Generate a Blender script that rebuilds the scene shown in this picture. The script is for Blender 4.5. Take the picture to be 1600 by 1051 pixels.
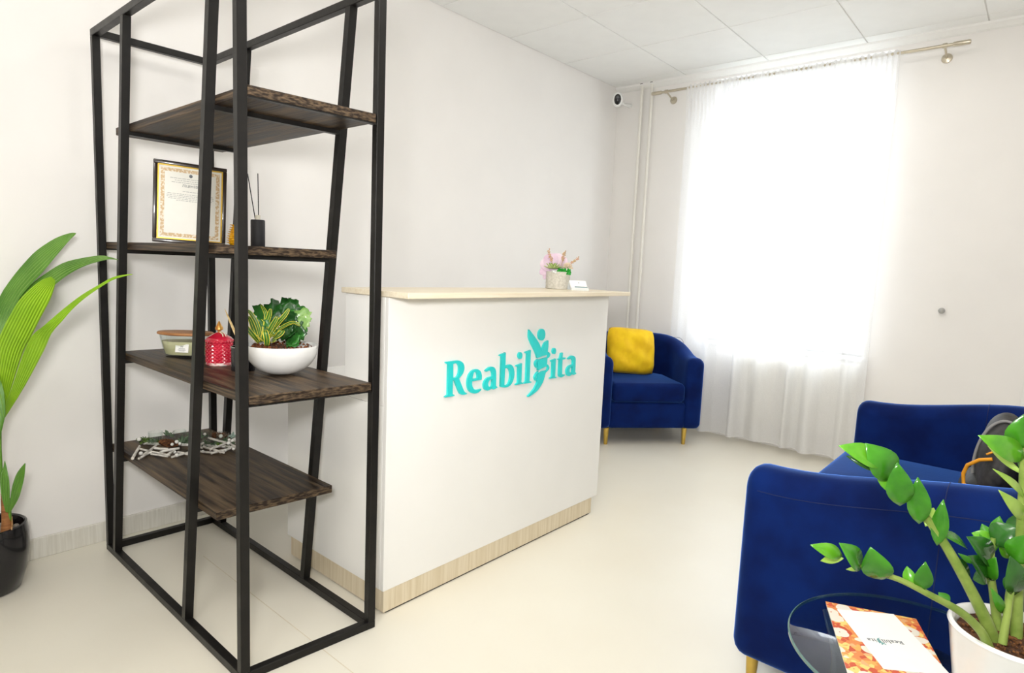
import bpy, bmesh, math, random
from mathutils import Vector, Matrix

# ------------------------------------------------------------------ clear
for o in list(bpy.data.objects):
    bpy.data.objects.remove(o, do_unlink=True)
SC = bpy.context.scene
COL = SC.collection
PI = math.pi
rnd = random.Random(7)

# ------------------------------------------------------------------ camera
CAM_H = 1.184
F_PX, YAW, PITCH, ROLL = 963.9, 0.7099, -0.1127, 0.0433
_fw = Vector((math.cos(YAW) * math.cos(PITCH), math.sin(YAW) * math.cos(PITCH), math.sin(PITCH)))
_r = Vector((math.sin(YAW), -math.cos(YAW), 0.0))
_u = _r.cross(_fw)
_R = _r * math.cos(ROLL) + _u * math.sin(ROLL)
_U = -_r * math.sin(ROLL) + _u * math.cos(ROLL)
_C = Vector((0, 0, CAM_H))
cam_data = bpy.data.cameras.new('camera')
cam_data.sensor_fit = 'HORIZONTAL'
cam_data.sensor_width = 36.0
cam_data.lens = 36.0 * F_PX / 1600.0
cam_data.clip_start = 0.02
cam = bpy.data.objects.new('camera', cam_data)
COL.objects.link(cam)
cam.matrix_world = Matrix(((_R.x, _U.x, -_fw.x, 0), (_R.y, _U.y, -_fw.y, 0), (_R.z, _U.z, -_fw.z, CAM_H), (0, 0, 0, 1)))
SC.camera = cam

# ------------------------------------------------------------------ world, lights, exposure
W = bpy.data.worlds.new('world')
SC.world = W
W.use_nodes = True
bg = W.node_tree.nodes['Background']
bg.inputs['Color'].default_value = (0.86, 0.93, 1.0, 1)
bg.inputs['Strength'].default_value = 7.0

SC.view_settings.view_transform = 'Standard'
SC.view_settings.look = 'None'
SC.view_settings.gamma = 1.0
SC.view_settings.use_curve_mapping = False
SC.view_settings.exposure = 0.53

LED_WATT = (9.5, 4.4, 3.0)   # ceiling LED panels, from the rear of the room to the window
FLASH_WATT = 32.0        # the photographer's diffused flash, just above the camera

def area_light(name, loc, size, power, color, direction, shape='SQUARE', spread=180):
    l = bpy.data.lights.new(name, 'AREA')
    l.shape = shape
    l.size = size
    l.energy = power
    l.color = color
    l.spread = math.radians(spread)
    o = bpy.data.objects.new(name, l)
    COL.objects.link(o)
    o.location = loc
    o.rotation_euler = Vector(direction).to_track_quat('-Z', 'Y').to_euler()
    return o

fl = area_light('camera_flash', (-0.08, 0.06, 1.40), 0.28, FLASH_WATT, (1.0, 0.99, 0.98), (0.68, 0.60, 0.42), 'DISK')
portal = area_light('window_portal', (4.50, 1.42, 1.65), 1.0, 1.0, (1, 1, 1), (-1, 0, 0))
portal.data.shape = 'RECTANGLE'
portal.data.size = 1.12
portal.data.size_y = 1.9
portal.data.cycles.is_portal = True

SC.cycles.max_bounces = 8
SC.cycles.diffuse_bounces = 4
SC.cycles.transparent_max_bounces = 10
SC.cycles.sample_clamp_indirect = 6.0
SC.cycles.use_denoising = True

# ------------------------------------------------------------------ helpers
def at(px, py, x=None, y=None, z=None, d=None):
    """World point seen at a photo pixel, at a known plane or depth."""
    q = _fw + _R * ((px - 800) / F_PX) - _U * ((py - 525.5) / F_PX)
    if x is not None: t = x / q.x
    elif y is not None: t = y / q.y
    elif z is not None: t = (z - CAM_H) / q.z
    else: t = d
    return _C + q * t

def depth_of(p):
    return (Vector(p) - _C).dot(_fw)

def hexc(h):
    h = h.lstrip('#')
    v = [int(h[i:i + 2], 16) / 255 for i in (0, 2, 4)]
    return tuple(c / 12.92 if c <= 0.04045 else ((c + 0.055) / 1.055) ** 2.4 for c in v) + (1.0,)

def mat(name, col, rough=0.5, metal=0.0, var=0.06, scale=30.0, bump=0.0, bscale=200.0, stretch=(1, 1, 1), col2=None,
        detail=4.0, sheen=0.0, coat=0.0, spec=0.5, trans=0.0, ior=1.45, rvar=0.0, sss=0.0, lo=0.35, hi=0.65):
    m = bpy.data.materials.new(name)
    m.use_nodes = True
    nt = m.node_tree
    b = nt.nodes['Principled BSDF']
    c = hexc(col) if isinstance(col, str) else tuple(col)
    if col2 is not None:
        c2 = hexc(col2) if isinstance(col2, str) else tuple(col2)
    else:
        c2 = tuple(max(0, x * (1 - 2 * var)) for x in c[:3]) + (1,)
    tc = nt.nodes.new('ShaderNodeTexCoord')
    mp = nt.nodes.new('ShaderNodeMapping')
    mp.inputs['Scale'].default_value = stretch
    nt.links.new(tc.outputs['Object'], mp.inputs['Vector'])
    nz = nt.nodes.new('ShaderNodeTexNoise')
    nz.inputs['Scale'].default_value = scale
    nz.inputs['Detail'].default_value = detail
    nt.links.new(mp.outputs['Vector'], nz.inputs['Vector'])
    rp = nt.nodes.new('ShaderNodeValToRGB')
    rp.color_ramp.elements[0].position = lo
    rp.color_ramp.elements[1].position = hi
    rp.color_ramp.elements[0].color = c
    rp.color_ramp.elements[1].color = c2
    nt.links.new(nz.outputs['Fac'], rp.inputs['Fac'])
    nt.links.new(rp.outputs['Color'], b.inputs['Base Color'])
    b.inputs['Roughness'].default_value = rough
    if rvar:
        mr = nt.nodes.new('ShaderNodeMapRange')
        mr.inputs['To Min'].default_value = rough - rvar
        mr.inputs['To Max'].default_value = rough + rvar
        nt.links.new(nz.outputs['Fac'], mr.inputs['Value'])
        nt.links.new(mr.outputs['Result'], b.inputs['Roughness'])
    b.inputs['Metallic'].default_value = metal
    b.inputs['Specular IOR Level'].default_value = spec
    b.inputs['IOR'].default_value = ior
    b.inputs['Transmission Weight'].default_value = trans
    b.inputs['Coat Weight'].default_value = coat
    if sheen:
        b.inputs['Sheen Weight'].default_value = sheen
        b.inputs['Sheen Roughness'].default_value = 0.35
        b.inputs['Sheen Tint'].default_value = (0.12, 0.32, 1.0, 1)
    if sss:
        b.inputs['Subsurface Weight'].default_value = sss
        b.inputs['Subsurface Radius'].default_value = (0.01, 0.01, 0.005)
    if bump:
        n2 = nt.nodes.new('ShaderNodeTexNoise')
        n2.inputs['Scale'].default_value = bscale
        n2.inputs['Detail'].default_value = 3
        nt.links.new(mp.outputs['Vector'], n2.inputs['Vector'])
        bp = nt.nodes.new('ShaderNodeBump')
        bp.inputs['Strength'].default_value = bump
        bp.inputs['Distance'].default_value = 0.004
        nt.links.new(n2.outputs['Fac'], bp.inputs['Height'])
        nt.links.new(bp.outputs['Normal'], b.inputs['Normal'])
    return m

def emit_mat(name, col, strength):
    m = bpy.data.materials.new(name)
    m.use_nodes = True
    nt = m.node_tree
    nt.nodes.clear()
    e = nt.nodes.new('ShaderNodeEmission')
    e.inputs['Color'].default_value = col
    e.inputs['Strength'].default_value = strength
    o = nt.nodes.new('ShaderNodeOutputMaterial')
    nt.links.new(e.outputs[0], o.inputs['Surface'])
    return m

def clear_glass(name, tint=(0.97, 0.99, 0.98, 1), refl=1.0, ior=1.45):
    """Thin clear glass: see-through with a Fresnel reflection."""
    m = bpy.data.materials.new(name)
    m.use_nodes = True
    nt = m.node_tree
    nt.nodes.clear()
    t = nt.nodes.new('ShaderNodeBsdfTransparent')
    t.inputs['Color'].default_value = tint
    g = nt.nodes.new('ShaderNodeBsdfGlossy')
    g.inputs['Roughness'].default_value = 0.01
    f = nt.nodes.new('ShaderNodeLayerWeight')
    f.inputs['Blend'].default_value = 0.12
    mm = nt.nodes.new('ShaderNodeMath')
    mm.operation = 'MULTIPLY_ADD'
    mm.inputs[1].default_value = 0.55 * refl
    mm.inputs[2].default_value = 0.03 * refl
    mx = nt.nodes.new('ShaderNodeMixShader')
    o = nt.nodes.new('ShaderNodeOutputMaterial')
    nt.links.new(f.outputs['Facing'], mm.inputs[0])
    nt.links.new(mm.outputs[0], mx.inputs[0])
    nt.links.new(t.outputs[0], mx.inputs[1])
    nt.links.new(g.outputs[0], mx.inputs[2])
    nt.links.new(mx.outputs[0], o.inputs['Surface'])
    return m

# ---- bmesh shape helpers
def nb():
    return bmesh.new()

def add_box(bm, lo, hi, bevel=0.0, seg=2):
    g = bmesh.ops.create_cube(bm, size=1.0)
    vs = g['verts']
    for v in vs:
        v.co = Vector(((lo[i] + hi[i]) / 2 + v.co[i] * (hi[i] - lo[i])) for i in range(3))
    if bevel > 0:
        es = list({e for v in vs for e in v.link_edges})
        bmesh.ops.bevel(bm, geom=es, offset=bevel, segments=seg, profile=0.5, affect='EDGES', clamp_overlap=True)
    return bm

def rings_loft(bm, rings, closed=True, cap0=True, cap1=True):
    vr = [[bm.verts.new(p) for p in ring] for ring in rings]
    n = len(vr[0])
    for a, b in zip(vr[:-1], vr[1:]):
        for i in range(n if closed else n - 1):
            j = (i + 1) % n
            bm.faces.new((a[i], a[j], b[j], b[i]))
    if closed and cap0:
        bm.faces.new(list(reversed(vr[0])))
    if closed and cap1:
        bm.faces.new(vr[-1])
    return vr

def add_tube(bm, pts, rad, seg=8, cap=True, flat=1.0):
    pts = [Vector(p) for p in pts]
    if not isinstance(rad, (list, tuple)):
        rad = [rad] * len(pts)
    rings = []
    ref = Vector((0, 0, 1))
    t0 = (pts[1] - pts[0]).normalized()
    if abs(t0.dot(ref)) > 0.95:
        ref = Vector((1, 0, 0))
    n = t0.cross(ref).normalized()
    for i, p in enumerate(pts):
        t = (pts[min(i + 1, len(pts) - 1)] - pts[max(i - 1, 0)]).normalized()
        n = (n - t * n.dot(t)).normalized()
        b = t.cross(n)
        rings.append([p + (n * math.cos(2 * PI * k / seg) + b * math.sin(2 * PI * k / seg) * flat) * rad[i] for k in range(seg)])
    rings_loft(bm, rings, True, cap, cap)
    return bm

def add_lathe(bm, prof, seg=32, c=(0, 0, 0), sx=1.0, sy=1.0, rot=0.0):
    """prof: list of (r, z); r == 0 closes to a pole."""
    c = Vector(c)
    rows = []
    for r, z in prof:
        if r <= 1e-6:
            rows.append([bm.verts.new(c + Vector((0, 0, z)))])
        else:
            row = []
            for k in range(seg):
                a = 2 * PI * k / seg
                x, y = r * sx * math.cos(a), r * sy * math.sin(a)
                row.append(bm.verts.new(c + Vector((x * math.cos(rot) - y * math.sin(rot), x * math.sin(rot) + y * math.cos(rot), z))))
            rows.append(row)
    for a, b in zip(rows[:-1], rows[1:]):
        if len(a) == 1 and len(b) == 1:
            continue
        for i in range(seg):
            j = (i + 1) % seg
            if len(a) == 1:
                bm.faces.new((a[0], b[j], b[i]))
            elif len(b) == 1:
                bm.faces.new((a[i], a[j], b[0]))
            else:
                bm.faces.new((a[i], a[j], b[j], b[i]))
    return bm

def add_ball(bm, c, r, u=10, v=7, sc=(1, 1, 1)):
    g = bmesh.ops.create_uvsphere(bm, u_segments=u, v_segments=v, radius=1.0)
    for w in g['verts']:
        w.co = Vector((c[0] + w.co.x * r * sc[0], c[1] + w.co.y * r * sc[1], c[2] + w.co.z * r * sc[2]))
    return bm

def add_bar(bm, p0, p1, w, d, side=(1, 0, 0)):
    """Square tube between two points: w across 'side', d across the other; ends cut horizontally if slanted."""
    p0, p1 = Vector(p0), Vector(p1)
    t = (p1 - p0).normalized()
    s = Vector(side).normalized()
    o = t.cross(s).normalized()
    rings = []
    for p in (p0, p1):
        rings.append([p + s * (a * w / 2) + o * (b * d / 2) for a, b in ((-1, -1), (1, -1), (1, 1), (-1, 1))])
    rings_loft(bm, rings)
    return bm

def obj(name, bm, material, parent=None, smooth=None, loc=None):
    bmesh.ops.recalc_face_normals(bm, faces=bm.faces[:])
    me = bpy.data.meshes.new(name)
    bm.to_mesh(me)
    bm.free()
    mats = material if isinstance(material, (list, tuple)) else [material]
    for m in mats:
        me.materials.append(m)
    if smooth is not None:
        for p in me.polygons:
            p.use_smooth = True
        me.set_sharp_from_angle(angle=math.radians(smooth))
    o = bpy.data.objects.new(name, me)
    COL.objects.link(o)
    if parent is not None:
        o.parent = parent
    if loc is not None:
        o.location = loc
    return o

def inst(name, me, parent=None, loc=(0, 0, 0), rot=(0, 0, 0), scale=(1, 1, 1)):
    o = bpy.data.objects.new(name, me)
    COL.objects.link(o)
    o.parent = parent
    o.location = loc
    o.rotation_euler = rot
    o.scale = scale
    return o

def tag(o, label, cat, group=None):
    o['label'] = label
    o['category'] = cat
    if group:
        o['group'] = group
    return o

def thing(name, label, cat, loc=(0, 0, 0), rz=0.0, group=None):
    o = bpy.data.objects.new(name, None)
    o.empty_display_size = 0.05
    COL.objects.link(o)
    o.location = loc
    o.rotation_euler = (0, 0, rz)
    return tag(o, label, cat, group)

def struct(name, bm, m, smooth=None, parent=None, label=None):
    o = obj(name, bm, m, parent, smooth)
    o['kind'] = 'structure'
    if label:
        o['label'] = label
    return o

def lerp(a, b, t):
    return a + (b - a) * t

def smoothstep(t):
    t = max(0.0, min(1.0, t))
    return t * t * (3 - 2 * t)

# ------------------------------------------------------------------ materials
M = {}
M['wall'] = mat('wall_paint', '#f4f1ed', 0.85, var=0.012, scale=3.0, bump=0.05, bscale=600)
M['ceiling'] = mat('ceiling_board', '#fafaf7', 0.9, var=0.01, scale=8, bump=0.15, bscale=500)
M['grid'] = mat('ceiling_grid_white', '#f2f1ec', 0.5, var=0.01)
M['floor'] = mat('beige_vinyl', '#eae5d6', 0.34, var=0.03, scale=2.2, rvar=0.06, detail=8, bump=0.03, bscale=90, col2='#e8e2d2')
M['base'] = mat('whitewashed_baseboard', '#e4e1d7', 0.5, scale=14, stretch=(9, 9, 0.5), col2='#d6d2c6', detail=8)
M['white_trim'] = mat('white_trim', '#f3f2ee', 0.5, var=0.01)
M['upvc'] = mat('white_window_plastic', '#f4f5f5', 0.35, var=0.01)
M['black_metal'] = mat('black_powder_coat', '#1b1917', 0.40, metal=0.35, var=0.15, scale=25, bump=0.06, bscale=120, rvar=0.1)
M['dark_wood'] = mat('dark_stained_pine', '#241b14', 0.45, scale=5, stretch=(10, 0.7, 34), col2='#65533f', detail=11, bump=0.35, bscale=12, rvar=0.12, lo=0.42, hi=0.66, spec=0.3)
M['lam_white'] = mat('white_laminate', '#f3f2ee', 0.4, var=0.008, scale=5)
M['ash'] = mat('pale_ash_laminate', '#e3d6bc', 0.45, scale=6, stretch=(16, 16, 0.6), col2='#d3c3a2', detail=8, lo=0.38, hi=0.72)
M['ash_top'] = mat('pale_ash_counter', '#eadfc8', 0.42, scale=6, stretch=(0.6, 16, 16), col2='#dccdb0', detail=8, lo=0.4, hi=0.75)
M['teal'] = mat('turquoise_acrylic', '#2fd6d3', 0.35, var=0.02)
M['dark_gap'] = mat('dark_foot', '#3b342c', 0.7)
M['velvet'] = mat('navy_velvet', '#062260', 0.78, scale=7, col2='#04164a', sheen=0.7, spec=0.12, detail=6, bump=0.08, bscale=60)
M['piping'] = mat('navy_piping', '#06184a', 0.8, sheen=0.3)
M['brass'] = mat('brushed_brass', '#d9b85e', 0.28, metal=1.0, var=0.05)
M['mustard'] = mat('mustard_velvet', '#f8cf12', 0.8, scale=12, col2='#e8b808', sheen=0.15, bump=0.15, bscale=40)
M['nickel'] = mat('satin_champagne_metal', '#c9c0ad', 0.35, metal=0.9, var=0.04)
M['pipe'] = mat('white_pipe_enamel', '#efece3', 0.4, var=0.01)
M['green_hi'] = mat('fresh_leaf', '#8cc21a', 0.4, var=0.12, scale=14, col2='#6fae12', sss=0.0)
M['green_mid'] = mat('mid_leaf', '#5e8f22', 0.4, scale=14, col2='#47771a')
M['leaf_zz'] = mat('glossy_leaf', '#43901c', 0.25, scale=22, col2='#2f7214', coat=0.3)
M['leaf_zz_hi'] = mat('glossy_young_leaf', '#66ad26', 0.25, scale=22, col2='#4d971a', coat=0.3)
M['leaf_zz_lo'] = mat('glossy_old_leaf', '#2a661d', 0.22, scale=22, col2='#1f5018', coat=0.3)
M['stem_zz'] = mat('pale_green_stem', '#93a852', 0.4, scale=30, col2='#75903a')
M['soil'] = mat('bark_soil', '#6b4328', 0.9, scale=70, col2='#2f1c10', bump=1.0, bscale=120)
M['white_cer'] = mat('white_glaze', '#f2f2ef', 0.18, var=0.01, coat=0.3)
M['black_cer'] = mat('black_glaze', '#17161a', 0.25, var=0.1, coat=0.3)
M['glass'] = clear_glass('clear_glass')
M['pane'] = clear_glass('window_glass', (1, 1, 1, 1), 0.6)
M['paper'] = mat('white_paper', '#f6f5f0', 0.6, var=0.008)
M['ink'] = mat('grey_ink', '#6f7478', 0.7)

# ================================================================== THE SETTING
XW, YL, XB, YR, HC = 4.47, 2.813, -1.7, -1.3, 2.655
WY0, WY1, WZ0, WZ1 = 0.86, 1.98, 0.70, 2.60      # window opening

bm = nb(); add_box(bm, (XB, YR, -0.06), (XW + 0.3, YL, 0.0)); floor = struct('floor', bm, M['floor'])
bm = nb()                                           # weld seam of the sheet vinyl
add_box(bm, (0.985, 0.2, 0.0), (0.9875, 2.40, 0.0004)); s_ = obj('weld_seam', bm, mat('vinyl_weld', '#ddd2b8', 0.5), floor)

bm = nb(); add_box(bm, (XB, YL, 0), (XW + 0.3, YL + 0.12, HC + 0.1)); struct('wall_left', bm, M['wall'])
bm = nb(); add_box(bm, (XB, YR - 0.12, 0), (XW + 0.3, YR, HC + 0.1)); struct('wall_right', bm, M['wall'])
bm = nb(); add_box(bm, (XB - 0.12, YR - 0.12, 0), (XB, YL + 0.12, HC + 0.1)); struct('wall_back', bm, M['wall'])
bm = nb()
XO = XW + 0.30
for lo, hi in (((XW, YR, 0), (XO, YL, WZ0)), ((XW, YR, WZ1), (XO, YL, HC + 0.1)),
               ((XW, YR, WZ0), (XO, WY0, WZ1)), ((XW, WY1, WZ0), (XO, YL, WZ1))):
    add_box(bm, lo, hi)
bmesh.ops.remove_doubles(bm, verts=bm.verts[:], dist=1e-5)
struct('wall_window', bm, M['wall'])

# ceiling: slab + grid, tiles as children
bm = nb(); add_box(bm, (XB, YR, HC + 0.006), (XW, YL, HC + 0.1)); ceiling = struct('ceiling', bm, M['grid'])
xs = [v for v in (3.121 - 0.6 * k for k in range(-2, 9)) if XB + 0.02 < v < XW - 0.02]
xs = sorted([XB] + xs + [XW])
ys = [v for v in (2.205 - 0.6 * k for k in range(0, 7)) if YR + 0.02 < v < YL - 0.02]
ys = sorted([YR] + ys + [YL])
LED_TILES = [(3.42, 0.705), (1.62, 0.705), (-0.18, 0.705)]
tile_mesh = {}
led_spots = []
for i in range(len(xs) - 1):
    for j in range(len(ys) - 1):
        a, b, c, d = xs[i], xs[i + 1], ys[j], ys[j + 1]
        w, h = b - a - 0.006, d - c - 0.006
        cx, cy = (a + b) / 2, (c + d) / 2
        if abs(b - a - 0.6) < 1e-3 and abs(d - c - 0.6) < 1e-3 and any(abs(cx - lx) < 0.31 and abs(cy - ly) < 0.31 for lx, ly in LED_TILES):
            led_spots.append((cx, cy))
            continue
        key = (round(w, 3), round(h, 3))
        if key not in tile_mesh:
            t = nb(); add_box(t, (-w / 2, -h / 2, 0), (w / 2, h / 2, 0.0065), 0.002, 1)
            o = obj('ceiling_tile', t, M['ceiling'], ceiling)
            o.location = (cx, cy, HC)
            tile_mesh[key] = o.data
        else:
            inst('ceiling_tile', tile_mesh[key], ceiling, (cx, cy, HC))

led_em = emit_mat('led_diffuser', (1.0, 0.93, 0.84, 1), 2.0)
led_words = ['square ceiling light panel behind the photographer', 'square ceiling light panel above the glass side table',
             'square ceiling light panel nearest the window']
for k, (cx, cy) in enumerate(led_spots):
    t = thing('ceiling_light_panel', led_words[k % len(led_words)], 'ceiling light', (cx, cy, HC), 0, 'square ceiling light panels')
    f = nb()
    for lo, hi in (((-0.295, -0.295, 0), (0.295, -0.275, 0.0058)), ((-0.295, 0.275, 0), (0.295, 0.295, 0.0058)),
                   ((-0.295, -0.275, 0), (-0.275, 0.275, 0.0058)), ((0.275, -0.275, 0), (0.295, 0.275, 0.0058))):
        add_box(f, lo, hi)
    obj('frame', f, M['white_trim'], t)
    f = nb(); add_box(f, (-0.275, -0.275, 0.004), (0.275, 0.275, 0.0058)); obj('diffuser', f, led_em, t)
    area_light('led_light', (cx, cy, HC - 0.012), 0.54, LED_WATT[k], (1.0, 0.98, 0.95), (0, 0, -1))

# baseboard on the left wall, cornice over the window wall, casing at the far right
bm = nb(); add_box(bm, (XB, YL - 0.014, 0), (XW, YL, 0.080), 0.002, 1); struct('baseboard_left', bm, M['base'])
bm = nb()
rings_loft(bm, [[Vector((XW, y, HC)), Vector((XW - 0.045, y, HC)), Vector((XW - 0.040, y, HC - 0.012)), Vector((XW - 0.014, y, HC - 0.034)), Vector((XW, y, HC - 0.040))] for y in (YR, YL)])
struct('trim_1', bm, M['white_trim'])
bm = nb(); add_box(bm, (XW - 0.02, -0.16, 0), (XW, 0.048, 0.86), 0.004, 2); struct('trim_2', bm, M['white_trim'])

# ground outside the window
bm = nb(); add_box(bm, (XO + 0.5, -30, -3.2), (60, 32, -3.0)); struct('ground_outside', bm, mat('outside_ground', '#5c5c58', 0.9, scale=2))
# window
wbm = nb()
fx0, fx1 = XW + 0.13, XW + 0.19
for lo, hi in (((fx0, WY0, WZ0), (fx1, WY0 + 0.07, WZ1)), ((fx0, WY1 - 0.07, WZ0), (fx1, WY1, WZ1)),
               ((fx0, WY0 + 0.07, WZ0), (fx1, WY1 - 0.07, WZ0 + 0.07)), ((fx0, WY0 + 0.07, WZ1 - 0.07), (fx1, WY1 - 0.07, WZ1))):
    add_box(wbm, lo, hi, 0.006, 2)
win = struct('window_1', wbm, M['upvc'], 40)
bm = nb(); add_box(bm, (fx0, 1.235, WZ0 + 0.07), (fx1, 1.315, WZ1 - 0.07), 0.006, 2); obj('mullion', bm, M['upvc'], win, 40)
bm = nb(); add_box(bm, (fx0, WY0 + 0.07, 2.02), (fx1, 1.235, 2.09), 0.006, 2); obj('transom', bm, M['upvc'], win, 40)
for y0, y1, z0, z1 in ((WY0 + 0.07, 1.235, WZ0 + 0.07, 2.02), (WY0 + 0.07, 1.235, 2.09, WZ1 - 0.07), (1.315, WY1 - 0.07, WZ0 + 0.07, WZ1 - 0.07)):
    bm = nb(); add_box(bm, (fx0 + 0.028, y0, z0), (fx0 + 0.032, y1, z1)); obj('pane', bm, M['pane'], win)
bm = nb(); add_box(bm, (XW - 0.02, WY0 - 0.03, WZ0 - 0.03), (fx0, WY1 + 0.03, WZ0), 0.006, 2); obj('window_sill', bm, M['upvc'], win, 40)

# ================================================================== SHELVING UNIT
SX0, SX1, SY0, SY1, SH = 0.745, 1.168, 1.537, 2.7065, 1.972
TB = 0.025
t = thing('shelving_unit', 'tall black metal shelving unit with slanted posts and dark wooden boards', 'shelf', ((SX0 + SX1) / 2, (SY0 + SY1) / 2, 0))
ox, oy = t.location.x, t.location.y
def L(x, y, z): return (x - ox, y - oy, z)
def sk(bm):          # the unit stands very slightly out of square
    for v in bm.verts:
        v.co.y += (SX1 - ox - v.co.x) / 0.423 * lerp(0.040, 0.010, (v.co.y + oy - SY0) / 1.17)
    return bm
xa, xb = SX0 + TB / 2, SX1 - TB / 2
ya, yb = SY0 + TB / 2, SY1 - TB / 2
def slant_y(base, z):      # posts lean 0.25 m over the height
    return base - 0.253 * z / SH
for x in (xa, xb):
    for y in (ya, yb):
        bm = nb(); add_box(bm, L(x - TB / 2, y - TB / 2, TB), L(x + TB / 2, y + TB / 2, SH - TB), 0.0015, 1)
        obj('upright_post', sk(bm), M['black_metal'], t)
    for base in (2.618, 1.944):
        bm = nb()
        rings = []
        for z in (TB, SH - TB):
            y = slant_y(base, z)
            rings.append([Vector(L(x + sx_ * TB / 2, y + sy_ * TB / 2, z)) for sx_, sy_ in ((-1, -1), (1, -1), (1, 1), (-1, 1))])
        rings_loft(bm, rings)
        obj('slanted_post', sk(bm), M['black_metal'], t)
    for z in (0, SH - TB):
        bm = nb(); add_box(bm, L(x - TB / 2, SY0, z), L(x + TB / 2, SY1, z + TB), 0.0015, 1); obj('long_rail', sk(bm), M['black_metal'], t)
for y in (ya, yb):
    for z in (0, SH - TB):
        bm = nb(); add_box(bm, L(SX0 + TB, y - TB / 2, z), L(SX1 - TB, y + TB / 2, z + TB), 0.0015, 1); obj('short_rail', sk(bm), M['black_metal'], t)
BOARDS = [(0.427, 1.748, 2.700), (0.810, 1.541, 2.560), (1.211, 1.738, 2.700), (1.612, 1.541, 2.545)]   # top z, near y, far y
BT = 0.026
for k, (z, y0, y1) in enumerate(BOARDS):
    bm = nb(); add_box(bm, L(SX0 + TB + 0.001, y0, z - BT), L(SX1 - TB - 0.001, y1, z), 0.002, 1)
    obj('shelf_board', sk(bm), M['dark_wood'], t)
    zb = z - BT
    for y, hb in ((slant_y(2.618, zb), 0.013), (slant_y(1.944, zb), 0.013), (ya if k in (1, 3) else yb, 0.004)):
        bm = nb(); add_box(bm, L(SX0 + TB, y - 0.010, zb - hb), L(SX1 - TB, y + 0.010, zb)); obj('crossbar', sk(bm), M['black_metal'], t)
B1, B2, B3, B4 = (b[0] for b in BOARDS)      # from the bottom up

# ================================================================== RECEPTION DESK
DX0, DX1, DY = 1.226, 2.526, 1.574
t = thing('reception_desk', 'white reception desk with pale ash counter and turquoise lettering', 'desk', (1.876, 1.85, 0))
ox, oy = t.location.x, t.location.y
def L(x, y, z): return (x - ox, y - oy, z)
desk = t
PZ = 0.083
bm = nb(); add_box(bm, L(DX0 + 0.018, DY + 0.006, 0), L(DX1 - 0.055, 2.17, 0.006)); obj('foot_strip', bm, M['dark_gap'], t)
bm = nb()
add_box(bm, L(DX0 + 0.004, DY + 0.002, 0.006), L(DX1 - 0.045, DY + 0.020, PZ), 0.001, 1)
obj('plinth', bm, M['ash'], t)
bm = nb(); add_box(bm, L(DX0 + 0.004, DY + 0.020, 0.006), L(DX0 + 0.022, 2.17, PZ), 0.001, 1); obj('plinth', bm, M['ash'], t)
bm = nb(); add_box(bm, L(DX1 - 0.063, DY + 0.020, 0.006), L(DX1 - 0.045, 2.17, PZ), 0.001, 1); obj('plinth', bm, M['ash'], t)
bm = nb(); add_box(bm, L(DX0, DY, PZ), L(DX1, DY + 0.018, 1.071), 0.001, 1); obj('front_panel', bm, M['lam_white'], t)
for x in (DX0, DX1 - 0.018):
    bm = nb(); add_box(bm, L(x, DY + 0.018, PZ), L(x + 0.018, 2.19, 0.714), 0.001, 1); obj('side_panel', bm, M['lam_white'], t)
    bm = nb(); add_box(bm, L(x, DY + 0.018, 0.715), L(x + 0.018, 1.81, 1.071), 0.001, 1); obj('upper_side_panel', bm, M['lam_white'], t)
bm = nb(); add_box(bm, L(DX0 + 0.018, 1.79, 0.80), L(DX1 - 0.018, 1.808, 1.071), 0.001, 1); obj('upper_back_panel', bm, M['lam_white'], t)
bm = nb(); add_box(bm, L(DX0 + 0.001, 1.812, 0.716), L(DX1 - 0.001, 2.20, 0.742), 0.002, 1); obj('worktop', bm, M['lam_white'], t)
bm = nb(); add_box(bm, L(1.214, 1.465, 1.072), L(2.538, 1.82, 1.090), 0.0015, 1); obj('counter_top', bm, M['ash_top'], t)

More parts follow.
